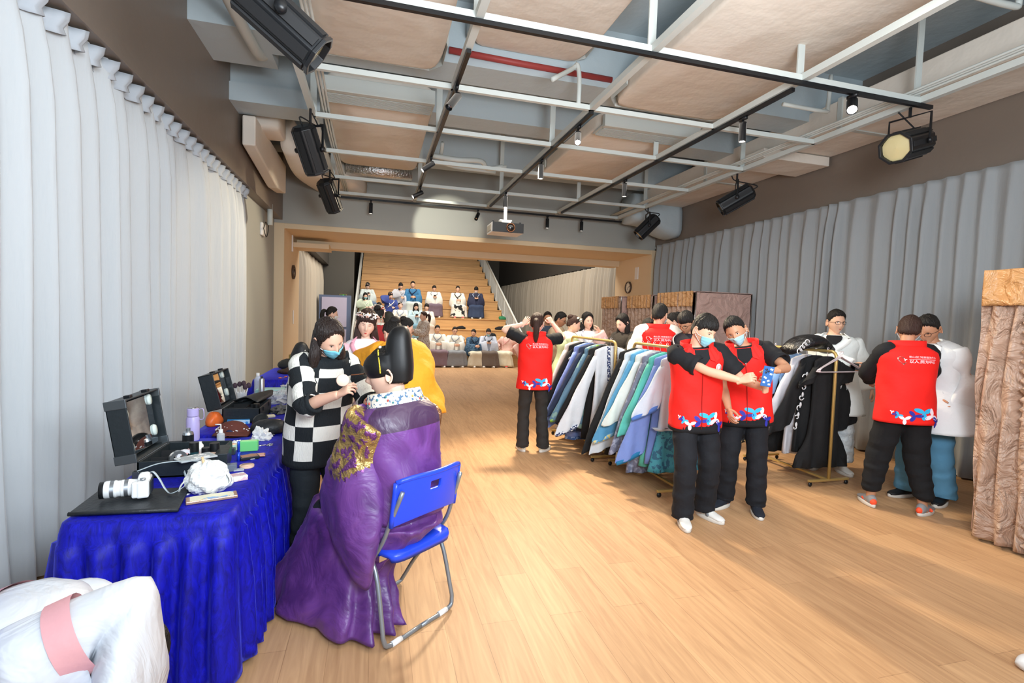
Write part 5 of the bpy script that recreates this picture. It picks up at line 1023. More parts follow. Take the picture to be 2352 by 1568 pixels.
# camera
c = T(332, 1138, .771)+V3((0, 0, .045)); R = basis(x=(.25, .97, 0), z=(0, 0, 1))   # body width runs along y, lens looks to -x
ax = nrm((-.97, -.24, 0)); R = basis(y=ax, z=(0, 0, 1))
t = thing('camera', 'white mirrorless camera with white zoom lens on the black portfolio', 'camera', tuple(c))
MB().box(c, (.125, .045, .075), R).box(c+V3((0, 0, .045)), (.05, .05, .03), R, taper=.7).box(c+R@V3((-.045, .025, 0)), (.03, .03, .07), R).build('camera_body', M_camw, t, smooth=False, bevel=.008)
Rl = basis(x=(0, 0, 1), z=ax); b = MB()
b.lathe([(.033, 0), (.034, .02), (.036, .03), (.036, .06), (.034, .062), (.034, .075), (.037, .08), (.037, .115), (.035, .12)], c+ax*.02, 26, R=Rl, m=0).build('lens_barrel', M_camw, t, auto=30)
for o_ in (.035, .085): MB().lathe([(.0375, 0), (.0375, .014)], c+ax*(.02+o_), 26, R=Rl, cap=(0, 0)).build('lens_ring', M_silver, t)
MB().lathe([(.036, 0), (.036, .016), (.03, .018), (.028, .006)], c+ax*.14, 26, R=Rl, cap=(0, 0)).build('lens_cap', M_blk, t)
MB().lathe([(.011, 0), (.011, .008)], c+R@V3((-.045, .0, .04)), 14).lathe([(.014, 0), (.014, .007)], c+R@V3((.045, -.005, .038)), 14).build('control_dial', M_silver, t)
MB().box(c+R@V3((.0, -.026, 0)), (.075, .006, .055), R).build('screen', M_case, t, smooth=False)
gs = mat('grey strap', 'a9b6bd', .7); s0 = c+R@V3((.065, 0, .02))
MB().tube([s0, s0+V3((.03, -.02, .03)), s0+V3((.06, -.03, .0)), s0+V3((.09, -.04, -.05)), s0+V3((.13, -.08, -.055)), s0+V3((.17, -.03, -.03)), s0+V3((.14, .03, .01))], [(.0015, .007)]*7, 6, smooth=5, up=(0, 0, 1)).tube([s0+V3((-.05, .03, .02)), s0+V3((.02, .07, .04)), s0+V3((.1, .1, .04)), s0+V3((.2, .12, .03))], [(.0015, .007)]*4, 6, smooth=5, up=(0, 0, 1)).build('camera_strap', gs, t)
# open vanity case
def vcase(x0, y0, w_, l, h, lidh, tilt, lb, lid_t=.09, items=True, corner=True):
    t = thing('makeup_case', lb, 'makeup case', (x0, y0, TZ), group='open black makeup cases'); z0 = TZ
    b = MB(); th = .012
    b.bx(x0, x0+w_, y0, y0+l, z0, z0+.012).bx(x0, x0+w_, y0, y0+th, z0, z0+h).bx(x0, x0+w_, y0+l-th, y0+l, z0, z0+h).bx(x0, x0+th, y0, y0+l, z0, z0+h).bx(x0+w_-th, x0+w_, y0, y0+l, z0, z0+h)
    b.build('case_base', M_case, t, smooth=False, bevel=.003)
    d = MB()
    for k in range(1, 3): d.bx(x0+th, x0+w_-th, y0+l*k/3, y0+l*k/3+.004, z0+.012, z0+h-.015)
    d.bx(x0+w_*.5, x0+w_*.5+.004, y0+th, y0+l-th, z0+.012, z0+h-.015).build('divider', M_blk2, t, smooth=False)
    R = rotm('Y', tilt); o = V3((x0, y0+l/2, z0+h)); W = lambda p: o+R@V3(p)
    L_ = MB(); L_.box(W((-lid_t+.004, 0, lidh/2)), (.008, l, lidh), R); 
    for yy, dy in ((-l/2+.004, .008), (l/2-.004, .008)): L_.box(W((-lid_t/2, yy, lidh/2)), (lid_t, dy, lidh), R)
    L_.box(W((-lid_t/2, 0, lidh-.004)), (lid_t, l, .008), R).box(W((-lid_t/2, 0, .004)), (lid_t, l, .008), R)
    ld = L_.build('case_lid', M_case, t, smooth=False, bevel=.003)
    MB().box(W((-lid_t*.45, 0, lidh/2)), (.006, l*.86, lidh*.86), R).build('mirror', M_glassy, ld, smooth=False)
    for yy in (-.36, .36):
        for zz in (.2, .75): MB().lathe([(.026, 0), (.022, .012), (.001, .014)], W((-lid_t*.43, yy*l, zz*lidh+.03*(yy > 0))), 16, R=R@rotm('Y', 90)@np.diag([1.25, .85, 1])).build('mirror_bulb', mat('frosted bulb', 'cfdad4', .4), ld)
    for yy in (-.25, .25): MB().box(W((-lid_t*.3, yy*l, lidh+.006)), (.03, .03, .014), R).box((x0+w_+.004, y0+l*(.5+yy), z0+h-.02), (.01, .03, .03)).build('latch', M_blk, t, smooth=False, bevel=.002)
    if corner:
        for yy in (-.5, .5):
            for zz in (0, 1): MB().box(W((-lid_t/2, yy*l*.985, .02+zz*(lidh-.04))), (lid_t+.006, .014, .045), R).build('corner_guard', mat('gunmetal', '5c6266', .35, metal=.7), ld, smooth=False, bevel=.003)
        for xx in (x0, x0+w_):
            for yy in (y0, y0+l): MB().box((xx, yy, z0+.02), (.03, .03, .04)).build('corner_guard', mat('gunmetal', '5c6266', .35, metal=.7), t, smooth=False, bevel=.003)
    return t
vcase(-1.13, 2.86, .33, .40, .085, .315, -9, 'open black makeup case with bulb mirror lid, nearer of the two, beside the camera')
vcase(-1.09, 4.15, .26, .42, .11, .27, -14, 'open black makeup case with tall lid, farther one, behind the brown cap', lid_t=.1, corner=False)
b = MB().secs([((-1.02, 4.5, .87), (.07, .05, 0), (0, 0, .015)), ((-.93, 4.62, .9), (.06, .2, 0), (0, 0, .012)), ((-.86, 4.5, .88), (.02, .2, 0), (0, 0, .012))], 16, 4)
o = b.build('case_tray', M_leather); tag(o, 'brown-black padded flap lying over the farther makeup case', 'flap')
def bottle(name, lb, cat, px, py, prof, m, cap=None, capm=None, z=TZ, extra=None, group=None, seg=20):
    c = T(px, py, z); t = thing(name, lb, cat, tuple(c), 0, group); MB().lathe(prof, c, seg).build('bottle_body', m, t, auto=40)
    if cap: MB().lathe(cap, c, seg).build('cap', capm or M_blk, t, auto=40)
    if extra: extra(t, c)
    return t
lil = mat('lilac', 'b9aede', .35)
def tl(t, c): MB().tube([c+V3((.033, 0, .2)), c+V3((.06, 0, .2)), c+V3((.062, 0, .14)), c+V3((.036, 0, .135))], [(.008, .002)]*4, 6, smooth=5, up=(0, 1, 0)).build('carry_loop', lil, t); MB().lathe([(.03, .0), (.03, .004)], c+V3((0, 0, .208)), 18).build('lid_disc', M_chrome, t)
bottle('tumbler', 'lilac insulated tumbler with carry loop behind the nearer makeup case', 'tumbler', 443, 1010, [(.036, 0), (.038, .01), (.038, .14), (.032, .155)], lil, [(.034, .158), (.034, .205), (.03, .208)], lil, extra=tl)
bottle('spray_can', 'short black spray can with silver shoulder in front of the lilac tumbler', 'spray can', 432, 1035, [(.03, 0), (.03, .1)], M_blk, [(.03, .1), (.026, .115), (.012, .12), (.012, .138)], M_silver)
bottle('foundation_bottle', 'tall dark green bottle standing in the nearer makeup case', 'bottle', 446, 1068, [(.022, 0), (.022, .075)], mat('dark teal', '1f4047', .3), [(.0225, .075), (.0225, .125)], M_blk, z=.76)
bottle('foundation_bottle', 'squat bottle with glossy black cap, left of two beside the pump bottle', 'bottle', 473, 1063, [(.02, 0), (.02, .045)], mat('peach', 'd9b6a0', .3), [(.021, .045), (.021, .085)], M_blk, z=.77)
bottle('foundation_bottle', 'taller bottle with glossy black cap next to the pump bottle', 'bottle', 493, 1060, [(.024, 0), (.024, .06)], mat('peach', 'd9b6a0', .3), [(.0245, .06), (.0245, .105)], M_blk, z=.77)
def pump(t, c): MB().tube([c+V3((0, 0, .12)), c+V3((0, 0, .15)), c+V3((-.03, 0, .15))], .004, 8).build('pump', M_white, t)
bottle('pump_bottle', 'clear pump bottle in front of the brown cap', 'bottle', 507, 1030, [(.022, 0), (.022, .09), (.012, .1)], M_clear, [(.012, .1), (.012, .12)], M_white, extra=pump)
bottle('cream_tube', 'white squeeze bottle standing between the dark bottles', 'bottle', 459, 1055, [(.016, 0), (.018, .08), (.012, .09)], M_white, [(.01, .09), (.01, .1)], M_white, z=.77)
bottle('spray_bottle', 'lilac spray bottle with black cap beside the farther makeup case', 'bottle', 589, 965, [(.022, 0), (.022, .09)], mat('pale lilac', 'cfcfe2', .4), [(.022, .09), (.022, .13)], M_blk)
bottle('water_bottle', 'clear plastic water bottle with white cap at the curtain end', 'bottle', 592, 905, [(.032, 0), (.034, .02), (.032, .1), (.034, .15), (.014, .19)], M_clear, [(.016, .19), (.016, .215)], M_white)
bottle('hairspray_can', 'tall silver hairspray can next to the water bottle', 'spray can', 601, 912, [(.026, 0), (.026, .17), (.02, .185)], M_silver, [(.012, .185), (.01, .205)], M_blk)
bottle('mist_bottle', 'clear spray bottle near the table edge by the plastic bags', 'bottle', 684, 938, [(.024, 0), (.024, .1), (.01, .12)], mat('rosy clear', 'e0c4bc', .15, alpha=.6), [(.01, .12), (.009, .16), (.014, .17)], M_clear)
# mascara tubes
for k, (px, py, h, lb) in enumerate(((548, 1058, .06, 'blue mascara tube standing at the table edge beside the green tin'),)):
    c = T(px, py); t = thing('mascara_tube', lb, 'mascara', tuple(c)); bm = mat('metallic blue', '2a50d8', .25, metal=.5)
    MB().lathe([(.0085, 0), (.009, .05)], c, 14).build('tube_body', bm, t); MB().lathe([(.0075, .052), (.0075, .11), (.006, .112)], c, 14).build('cap', bm, t)
def slab(name, lb, cat, px, py, d, m, ang=20, z=TZ, top=None, topm=None, bev=.003, group=None, scale=.85):
    c = T(px, py, z)+V3((0, 0, d[2]/2)); R = rotm('Z', ang); t = thing(name, lb, cat, tuple(c), 0, group); MB().box(c, d, R).build('case_body', m, t, smooth=False, bevel=bev)
    if topm: MB().box(c+V3((0, 0, d[2]/2+.0008)), (d[0]*scale, d[1]*scale, .0015), R).build('lid_panel', topm, t, smooth=False)
    return t
slab('soap_box', 'small green and pink tissue box at the middle of the near table', 'box', 572, 1034, (.10, .045, .06), mat('box green', '6fce7a', .5), 5, topm=mat('box green light', 'a7e2a2', .5))
slab('pencil_tin', 'long cream illustrated pencil tin beside the crumpled white bag', 'tin', 487, 1146, (.20, .07, .014), mat('tin copper', 'b9937a', .3, metal=.5), 18, topm=mat('tin cream', 'dcd8bc', .5, c2='7fa6cf', bs=14, bump=.01, kind='print'))
slab('tissue_pack', 'bright blue tissue pack in front of the farther makeup case', 'tissue pack', 548, 972, (.15, .09, .03), mat('tissue blue', '2f93e0', .4, c2='bfe0f5', bs=8, bump=.05, kind='print'), 12)
slab('palette', 'pink eyeshadow palette leaning in the nearer makeup case', 'palette', 412, 1062, (.09, .06, .03), mat('pale pink', 'e6b8b4', .4), 30, z=.77, topm=mat('pink light', 'f2d8d2', .4))
slab('palette', 'black eyeshadow palette stack beside the blue mascara', 'palette', 572, 1053, (.10, .06, .018), M_blk, 25, topm=mat('copper pans', 'b07a6a', .4, metal=.3))
slab('palette', 'rose gold palette lying by the scissors', 'palette', 592, 1010, (.09, .05, .01), mat('rose gold', 'c99a90', .3, metal=.5), 25)
slab('palette', 'open copper palette fanned out right of the green box', 'palette', 590, 1047, (.09, .05, .01), mat('copper', 'a8786a', .35, metal=.4), 10, z=TZ+.003, topm=mat('pans', 'c79a8a', .5))
slab('sticker_pack', 'clear packet of stickers behind the crumpled bag', 'packet', 540, 1102, (.10, .07, .025), mat('sticker pack', 'd9b6ba', .4, c2='f0ece8', bs=20, bump=.05, kind='print'), 30)
slab('clear_compact', 'small clear compact in front of the round powder pan', 'compact', 549, 1080, (.05, .035, .008), M_clear, 10)
slab('tissue_sheet', 'thin silver foil packet by the table edge below the black bag', 'packet', 606, 1000, (.13, .05, .004), M_silver, 28)
slab('lash_tray', 'clear tray of false lashes propped on the nearer makeup case', 'tray', 450, 1052, (.17, .10, .008), mat('lash tray', 'c9cfd0', .2, alpha=.75), 38, z=.84, topm=mat('lash rows', '9aa2a6', .4, c2='e3e6e6', bs=30, bump=.05, kind='print'))
slab('organizer_box', 'black plastic organizer box propped open beside the lash tray', 'box', 513, 1068, (.06, .20, .09), M_case, 8, bev=.004)
slab('clear_box', 'clear grey plastic box at the corner of the organizer', 'box', 532, 1080, (.05, .05, .035), mat('smoky clear', '7c868c', .15, alpha=.6), 10)
slab('mesh_pouch', 'black framed mesh pouch behind the nearer makeup case', 'pouch', 415, 1035, (.12, .02, .06), M_case, 5)
slab('hair_accessory_box', 'pale aqua lidded plastic box behind the silver can', 'box', 622, 905, (.26, .16, .06), mat('aqua tub', 'a9d6cf', .3, alpha=.85), 0, bev=.01)
slab('sponge_pack', 'cream makeup sponges near the edge by the black bag', 'sponge', 622, 958, (.06, .05, .02), mat('cream sponge', 'ddd6b8', .8), 20, bev=.006)
for px, py, r, h, lb, m in ((567, 1072, .036, .012, 'round powder pan with pale skin-coloured powder at the table edge', mat('powder', 'e2bfa6', .7)), (577, 1052, .034, .006, 'round clear lid between the mascara and the table edge', M_clear), (533, 1033, .03, .035, 'pale green round jar behind the green box', mat('mint jar', 'b8d2c0', .35)), (636, 967, .03, .012, 'round silver powder tin next to the sponges', M_silver)):
    c = T(px, py); t = thing('powder_compact', lb, 'compact', tuple(c)); MB().lathe([(r, 0), (r*1.03, h*.5), (r, h)], c, 22).build('compact_body', m, t, auto=50); MB().lathe([(r*.8, h), (r*.8, h+.001)], c, 20).build('pan', mat('powder', 'e2bfa6', .7), t)
for k in range(3):   # rolls of ribbon tape in the case
    c = V3((-1.0+.025*k, 3.0+.02*k, TZ+.06)); t = thing('tape_roll', ('inner', 'middle', 'outer')[k]+' roll of tape standing in the nearer makeup case', 'tape', tuple(c)); R = basis(x=(0, 0, 1), z=(.6, -.8, 0))
    MB().lathe([(.026, 0), (.042, 0), (.042, .02), (.026, .02), (.026, 0)], c, 24, R=R, cap=(0, 0)).build('roll', (M_silver, mat('white tape', 'dcdce0', .5), mat('pale pink', 'e6b8b4', .4))[k], t, auto=40)
# brown cap with scattered white prints
c = T(530, 1003); t = thing('baseball_cap', 'brown cap with white speckled print and dark embroidered patch', 'cap', tuple(c))
mcap = mat('brown cotton', '5e2f26', .8, bump=.2, bs=30)
b = MB().secs([(c+V3((0, .05, .0)), (.11, 0, 0), (0, .085, 0)), (c+V3((0, .05, .045)), (.10, 0, 0), (0, .08, 0)), (c+V3((0, .045, .085)), (.06, 0, 0), (0, .05, 0)), (c+V3((0, .04, .1)), (.012, 0, 0), (0, .012, 0))], 26, 5); b.build('crown', mcap, t)
MB().secs([(c+V3((-.1, 0, .02)), (0, .05, 0), (0, 0, .008)), (c+V3((-.03, -.04, .035)), (0, .07, 0), (0, 0, .008)), (c+V3((.05, -.04, .03)), (0, .07, 0), (0, 0, .008)), (c+V3((.11, 0, .012)), (0, .05, 0), (0, 0, .008))], 16, 4).build('brim', mcap, t)
k = MB(); rng = np.random.RandomState(2)
for i in range(34):
    a = rng.uniform(PI, 2*PI); h = rng.uniform(.01, .08); rr = np.interp(h, [0, .045, .085, .1], [1.0, .93, .6, .2]); k.ball(c+V3((.112*rr*math.cos(a), .05+.087*rr*math.sin(a), h)), (.006, .004, .004), 6)
k.build('white_print', M_white, t)
MB().ball(c+V3((0, -.035, .04)), (.022, .008, .016), 10).build('patch', mat('navy patch', '1c2040', .7), t)
# black bag, brush, puff stand, plate
lump('camera_bag', 'soft black bag on the table edge beside the brown cap', 'bag', T(618, 992), (.12, .09, .06), M_leather, 4, .2)
c = T(598, 985)+V3((0, 0, .055)); R = basis(x=(1, .3, 0), z=(-.35, -.75, .55)); t = thing('round_brush_dish', 'round black ridged dish leaning on the soft black bag', 'dish', tuple(c)); MB().lathe([(.06, 0), (.06, .008), (.045, .012), (.03, .008), (.02, .016), (.0, .018)], c, 26, R=R, cap=(1, 0)).build('dish', mat('satin black', '202426', .3), t)
c = T(555, 925); t = thing('brush_holder', 'clear cup of makeup brushes behind the farther makeup case', 'brush holder', tuple(c)); MB().lathe([(.035, 0), (.045, .1)], c, 18, cap=(1, 0)).build('cup', M_clear, t)
for i, (dx, dy, h) in enumerate(((-.05, 0, .14), (-.02, .02, .15), (.015, 0, .16), (.05, .01, .14), (.03, -.02, .13))):
    q = thing('makeup_brush', 'dark makeup brush in the clear cup, '+('first', 'second', 'third', 'fourth', 'fifth')[i]+' from the curtain side', 'brush', tuple(c+V3((dx, dy, 0))), 0, 'brushes in the clear cup'); e = c+V3((dx, dy, h)); MB().tube([c+V3((dx*.3, dy*.3, .01)), e], .004, 6).build('handle', M_white, q); MB().ball(e+V3((dx*.1, 0, .02)), (.021, .021, .026), 10).build('bristles', mat('bristle', '4a3a44', .9), q)
# crumpled white drinks bag with straw
c = T(478, 1128); t = thing('paper_bag', 'crumpled white carrier bag around a cup with wooden stick at the table corner', 'bag', tuple(c))
def crump(r, amp, sd, fr=2.2):
    b = MB().ball((0, 0, 0), (1, 1, 1), 40); P = b.pts(); Q = np.array([noise.noise(Vector(p_*fr)+Vector((sd, 0, 0)))+.5*abs(noise.noise(Vector(p_*fr*2.3)+Vector((0, sd, 0)))) for p_ in P]); P = P*(1+amp*Q[:, None])*V3(r); P[:, 2] = np.maximum(P[:, 2], -r[2]*.8); return b, P
b, P = crump((.09, .075, .08), .26, 5); b.v = [P+c+V3((0, 0, .06))]; mbag = mat('white bag', 'e4e6e4', .45, bump=.5, bs=24); b.build('bag_body', mbag, t, smooth=False)
MB().tube([c+V3((.05, -.02, .1)), c+V3((.085, -.02, .09)), c+V3((.1, -.02, .05)), c+V3((.07, -.02, .02))], [(.016, .004)]*4, 8, smooth=5, up=(0, 1, 0)).tube([c+V3((-.06, 0, .08)), c+V3((-.1, -.02, .05)), c+V3((-.11, -.02, .01)), c+V3((-.07, -.03, .0))], [(.02, .004)]*4, 8, smooth=4, up=(0, 1, 0)).build('bag_handle', mbag, t)
MB().tube([c+V3((-.01, .0, .09)), c+V3((-.025, .0, .165))], .0055, 8).build('wooden_stick', mat('stick', 'd9b98c', .6), t)
# scissors
c = T(612, 1022); t = thing('scissors', 'small steel scissors near the table edge', 'scissors', tuple(c)); MB().tube([c, c+V3((-.07, -.02, 0))], .003, 6).tube([c, c+V3((-.07, -.005, .001))], .003, 6).build('blade', M_chrome, t)
for s_ in (-1, 1): MB().tube([c+V3((.02+.016*math.cos(a), s_*.014+.011*math.sin(a), .002)) for a in np.linspace(0, 2*PI, 14)], .0025, 6).build('finger_ring', M_chrome, t)
# tissues, plastic bags
for (px, py, r, lb, m, sd) in ((600, 1010, (.05, .04, .05), 'crumpled tissue poking up behind the green box', M_white, 3), (650, 922, (.12, .16, .07), 'crinkled clear plastic bag on the middle table', mat('cellophane', 'd5dadd', .15, bump=1, bs=30, alpha=.55), 7), (668, 900, (.1, .12, .06), 'second clear plastic bag beside the hair ornaments', mat('cellophane', 'd5dadd', .15, alpha=.55), 9), (650, 945, (.09, .1, .035), 'dark grey netting in a clear bag at the table edge', mat('grey net', '5c5f60', .5, bump=.8, bs=40, alpha=.85), 12), (545, 1022, (.03, .03, .02), 'small wad of tissue between the jar and the pump bottle', M_white, 14)):
    c = T(px, py); b, P = crump(r, .6, sd, 2.8); P[:, 2] = np.maximum(P[:, 2], -r[2]*.4); b.v = [P+c+V3((0, 0, r[2]*.4))]; o = b.build('crumpled_bag' if 'bag' in lb else 'tissue', m, smooth=False); tag(o, lb, 'bag' if 'bag' in lb else 'tissue')
lump('orange_cloth', 'small orange cloth between the curtain and the farther makeup case', 'cloth', T(492, 975), (.05, .09, .06), mat('orange silk', 'e06a2a', .4), 6)
# scattered hair ornaments
rng = np.random.RandomState(4); cols = ['e8d9c6', 'e06a3c', 'f0ece2', 'c9443c', 'e9b26a', '7fae8c']
for i in range(46):
    y = rng.uniform(5.3, 7.3); x = rng.uniform(-1.08, -.66); z = TZ if y < 5.85 else .801
    if 5.85 < y < 6.35: y = 5.4+rng.rand()*.4; z = TZ
    b = MB(); n = rng.randint(4, 7); r = rng.uniform(.012, .022)
    for j in range(n): a = j*2*PI/n; b.ball((x+r*math.cos(a), y+r*math.sin(a), z+r*.6), (r*.6, r*.6, r*.5), 6, m=0)
    b.ball((x, y, z+r*.9), r*.5, 6, m=1).tube([(x, y, z+.004), (x+rng.uniform(-.06, .06), y+.06, z+.004)], .002, 4, m=1)
    o = b.build('hair_ornament', [mat('orn '+cols[i % 6], cols[i % 6], .5), mat('orn gold', 'c99a50', .35, metal=.7)]); tag(o, ('cream', 'orange', 'ivory white', 'deep red', 'honey yellow', 'sage green')[i % 6]+' beaded flower hair ornament scattered on the '+('middle' if z == TZ else 'far')+' blue cloth', 'hair ornament', 'hair ornaments scattered on the blue cloth')
lump('hair_wig', 'dark brown hairpiece lying on the far blue cloth', 'wig', (-1.02, 6.9, .802), (.16, .12, .05), M_hair2, 9, .4)
lump('black_bag', 'flat black bag on the far end of the far table', 'bag', (-1.02, 7.4, .802), (.22, .14, .1), M_leather, 11, .3)
c = V3((-.92, 7.0, .802)); t = thing('black_backpack', 'black backpack standing upright on the far table behind the striped makeup artist', 'bag', tuple(c)); MB().secs([(c, (.12, 0, 0), (0, .09, 0)), (c+V3((0, 0, .2)), (.13, 0, 0), (0, .09, 0)), (c+V3((0, 0, .36)), (.07, 0, 0), (0, .06, 0)), (c+V3((0, 0, .4)), (.01, 0, 0), (0, .01, 0))], 18, 4).build('bag_body', M_leather, t)
MB().tube([c+V3((.05, -.09, .05)), c+V3((.08, -.13, .15)), c+V3((.06, -.1, .3))], [(.016, .004)]*3, 6, smooth=4).build('strap', M_white, t)
# power cable on the floor by the curtain
o = MB().tube([(-1.15, 3.3, .01), (-1.5, 3.35, .01), (-1.62, 3.2, .01), (-1.68, 2.9, .01), (-1.78, 2.6, .01), (-1.8, 2.3, .01)], .007, 8, smooth=6).build('power_cable', M_white); tag(o, 'white power cable on the floor between curtain and table', 'cable')
# ---------------- clothing racks ----------------
M_brass = mat('brushed brass', 'cdb06e', .35, metal=.6)
def rack(x, y0, y1, lb, zt=1.37):
    t = thing('clothes_rack', lb, 'clothes rack', (x, (y0+y1)/2, 0), group='brass clothes racks')
    r = .016; P = [(x, y0, .07)]+[(x, y0, zt-.06)]; P += [(x, y0+.06-.06*math.cos(a), zt-.06+.06*math.sin(a)) for a in np.linspace(.3, PI/2, 5)]; P += [(x, y1-.06+.06*math.sin(a), zt-.06+.06*math.cos(a)) for a in np.linspace(0, PI/2-.3, 5)]+[(x, y1, zt-.06), (x, y1, .07)]
    MB().tube(P, r, 12).build('frame', M_brass, t)
    for y in (y0, y1): MB().box((x, y, .06), (.5, .03, .022)).build('foot', M_brass, t, smooth=False, bevel=.003)
    MB().box((x, (y0+y1)/2, .06), (.03, y1-y0, .022)).build('base_bar', M_brass, t, smooth=False, bevel=.003)
    for y in (y0, y1):
        for dx in (-.23, .23): MB().ball((x+dx, y, .025), (.024, .014, .024), 12).build('caster', M_blk, t)
    return t
rack(2.78, 4.02, 5.02, 'brass clothes rack nearest the red-vested men, full of blue and white robes')
rack(2.64, 5.18, 6.5, 'brass clothes rack beside the ponytailed volunteer')
rack(4.5, 4.02, 4.95, 'brass clothes rack with black gowns before the white-robed man')
M_emb = mat('white embroidery', 'dfe2e4', .5)
def garment(x, y, m, lb, hem=.3, band=None, tip=(.42, .5), emb=None, zt=1.37, w=.2, skirt=None, sh=0, grp='robes on the brass racks', rz=0, wid=.26):
    t = thing('hanging_robe', lb, 'robe', (x, y, zt), rz, grp); PMt = PM[t]; random.seed(int(x*100+y*1000))
    z0 = zt-.09; ph = random.random()*6
    L = lambda p: V3(p)
    MB().tube([L((0, 0, -.0+.016)), L((.012, 0, .03)), L((0, 0, .04)), L((-.012, 0, .03)), L((-.008, 0, .0)), L((0, 0, -.05)), L((w*.95, 0, -.12)), L((-w*.95, 0, -.12)), L((0, 0, -.05))], .003, 6).build('hanger', mat('hanger wire', 'd9cfd6', .3, metal=.5), t, world=False)
    S = [((0, 0, -.055), (.05, 0, 0), (0, .03, 0)), ((0, 0, -.09), (w*.8, 0, 0), (0, .032, 0)), ((0, 0, -.14), (w*1.02, 0, 0), (0, .036, 0)), ((0, 0, -.4), (w*.95, 0, 0), (0, .04, 0)), ((.0, 0, -.75), (w*1.05, 0, 0), (0, .045, 0)), ((.0, 0, hem-zt), (wid, 0, 0), (0, .05, 0))]
    def dp(R, C, th):
        for i in range(len(R)):
            k = i/(len(R)-1); R[i, :, 1] += (.018*k+.004)*np.sin(R[i, :, 0]*38+ph+k*2)
        return R
    bd = MB().secs(S, 40, 4, disp=dp, pw=2.6).build('robe_body', m, t, world=False)
    for s_ in (-1, 1):
        tx, tz = tip; A = V3((s_*w*.85, 0, -.15)); B = V3((s_*(w+.5*(tx-w)), -.01, -.15-(zt-.15-tz)*.45)); C = V3((s_*tx, -.01, tz-zt+.1))
        MB().secs([(A, (.05, 0, .04), (0, .03, 0)), (B, (.11, 0, .08), (0, .032, 0)), (C, (.15, 0, .07), (0, .03, 0)), (C+V3((s_*.01, 0, -.06)), (.13, 0, .05), (0, .025, 0))], 22, 5, disp=dp).build('sleeve', m, t, world=False)
        if band: MB().secs([(C+V3((0, 0, -.03)), (.153, 0, .066), (0, .033, 0)), (C+V3((s_*.01, 0, -.075)), (.135, 0, .052), (0, .03, 0))], 22, 1).build('cuff_band', band, t, world=False)
    if skirt: MB().secs([((0, .01, -.7), (w*.9, 0, 0), (0, .035, 0)), ((0, .01, skirt[1]-zt), (wid*1.05, 0, 0), (0, .05, 0))], 40, 8, disp=dp, pw=2.6).build('underskirt', skirt[0], t, world=False)
    if band:
        for s_ in (-1, 1): MB().tube([(s_*.045, -.034, -.06), (s_*.04, -.05, -.3), (s_*.02, -.055, -.7)], [(.02, .003)]*3, 6, smooth=3, up=(1, 0, 0)).build('neck_band', band, t, world=False)
    if emb:
        e = MB()
        for s_ in (-1,):
            base = V3((s_*(w*.9), -.05, -.28))
            for j in range(6):
                o_ = base+V3((s_*.02*j, 0, -.105*j)); r = .04-.003*j; tt = np.linspace(0, 4.6, 18); e.tube([o_+V3((s_*r*math.cos(q+j*1.7)*(1-q/7), -.006, r*math.sin(q+j*1.7)*(1-q/7))) for q in tt], .0055, 5)
                e.ball(o_+V3((.02, -.004, .03)), (.016, .005, .026), 8)
        e.build('embroidery', emb, t, world=False)
    return t
G = lambda h, h2=None, bs=24: (cloth(h) if h2 is None else mat('brocade '+h, h, .6, bump=.1, bs=bs, c2=h2, kind='print'))
navy, teal, black = G('20386a'), G('1d6f9a'), mat('robe black', '141517', .85, bump=.2, bs=8)
X1 = 2.78
for i, (dy, m, lb, kw) in enumerate([
    (.12, G('bccad6'), 'white robe with blue hem bands, nearest the post of the front rack', dict(hem=.62, band=G('4a72b8'), tip=(.34, .72), skirt=(G('3f8fa0', '2b5f7a'), .2))),
    (.22, G('7087c4'), 'periwinkle blue robe with teal embroidered cuffs on the front rack', dict(hem=.25, band=teal, tip=(.42, .28))),
    (.34, G('57b3a4'), 'sea green robe on the front rack behind the periwinkle one', dict(hem=.2, tip=(.36, .5))),
    (.46, G('6d7085', '8f93a6'), 'long grey mauve floral robe almost touching the floor on the front rack', dict(hem=.1, tip=(.38, .3), wid=.34)),
    (.58, G('cdd6d2'), 'white robe between the floral and bright blue robes', dict(hem=.35, tip=(.4, .55))),
    (.70, G('4f8fb8'), 'bright blue robe with gold floral shoulders on the front rack', dict(hem=.42, tip=(.44, .36), band=G('7fb0cf', 'd9c77a', 30))),
    (.82, G('c3ccd3'), 'pale grey-white long skirt robe near the far post of the front rack', dict(hem=.12, tip=(.42, .2))),
    (.94, black, 'black robe with large white embroidered bird on the sleeve, end of the front rack', dict(hem=.15, tip=(.46, .18), emb=M_emb, wid=.34))]):
    garment(X1, 4.02+dy, m, lb, **kw)
for i, (dy, m, lb, kw) in enumerate([
    (.12, G('cdd2d8'), 'white robe with navy border, first by the near post of the middle rack', dict(hem=.12, band=G('20305a', 'dfe2ea', 60), tip=(.5, .3))),
    (.28, black, 'plain black robe second on the rack beside the ponytailed volunteer', dict(hem=.2, tip=(.44, .4))),
    (.42, G('587c93', '7fa19a', 6), 'blue-green shaded robe with lime hem on the middle rack', dict(hem=.3, tip=(.46, .4), band=G('8fb84a', '6f9a3a'))),
    (.58, G('27304a'), 'dark navy robe with cut corner on the middle rack', dict(hem=.22, tip=(.45, .42))),
    (.74, G('7d93cf'), 'long periwinkle robe with patterned hem on the middle rack', dict(hem=.12, tip=(.48, .22), skirt=(G('4a6fae', '9fb6dd'), .08))),
    (.92, black, 'black robe with white dragon embroidery on the middle rack', dict(hem=.2, tip=(.44, .32), emb=M_emb)),
    (1.08, G('d6d1c8'), 'cream white long robe at the volunteer end of the middle rack', dict(hem=.1, tip=(.42, .3)))]):
    garment(2.64, 5.18+dy, m, lb, **kw)
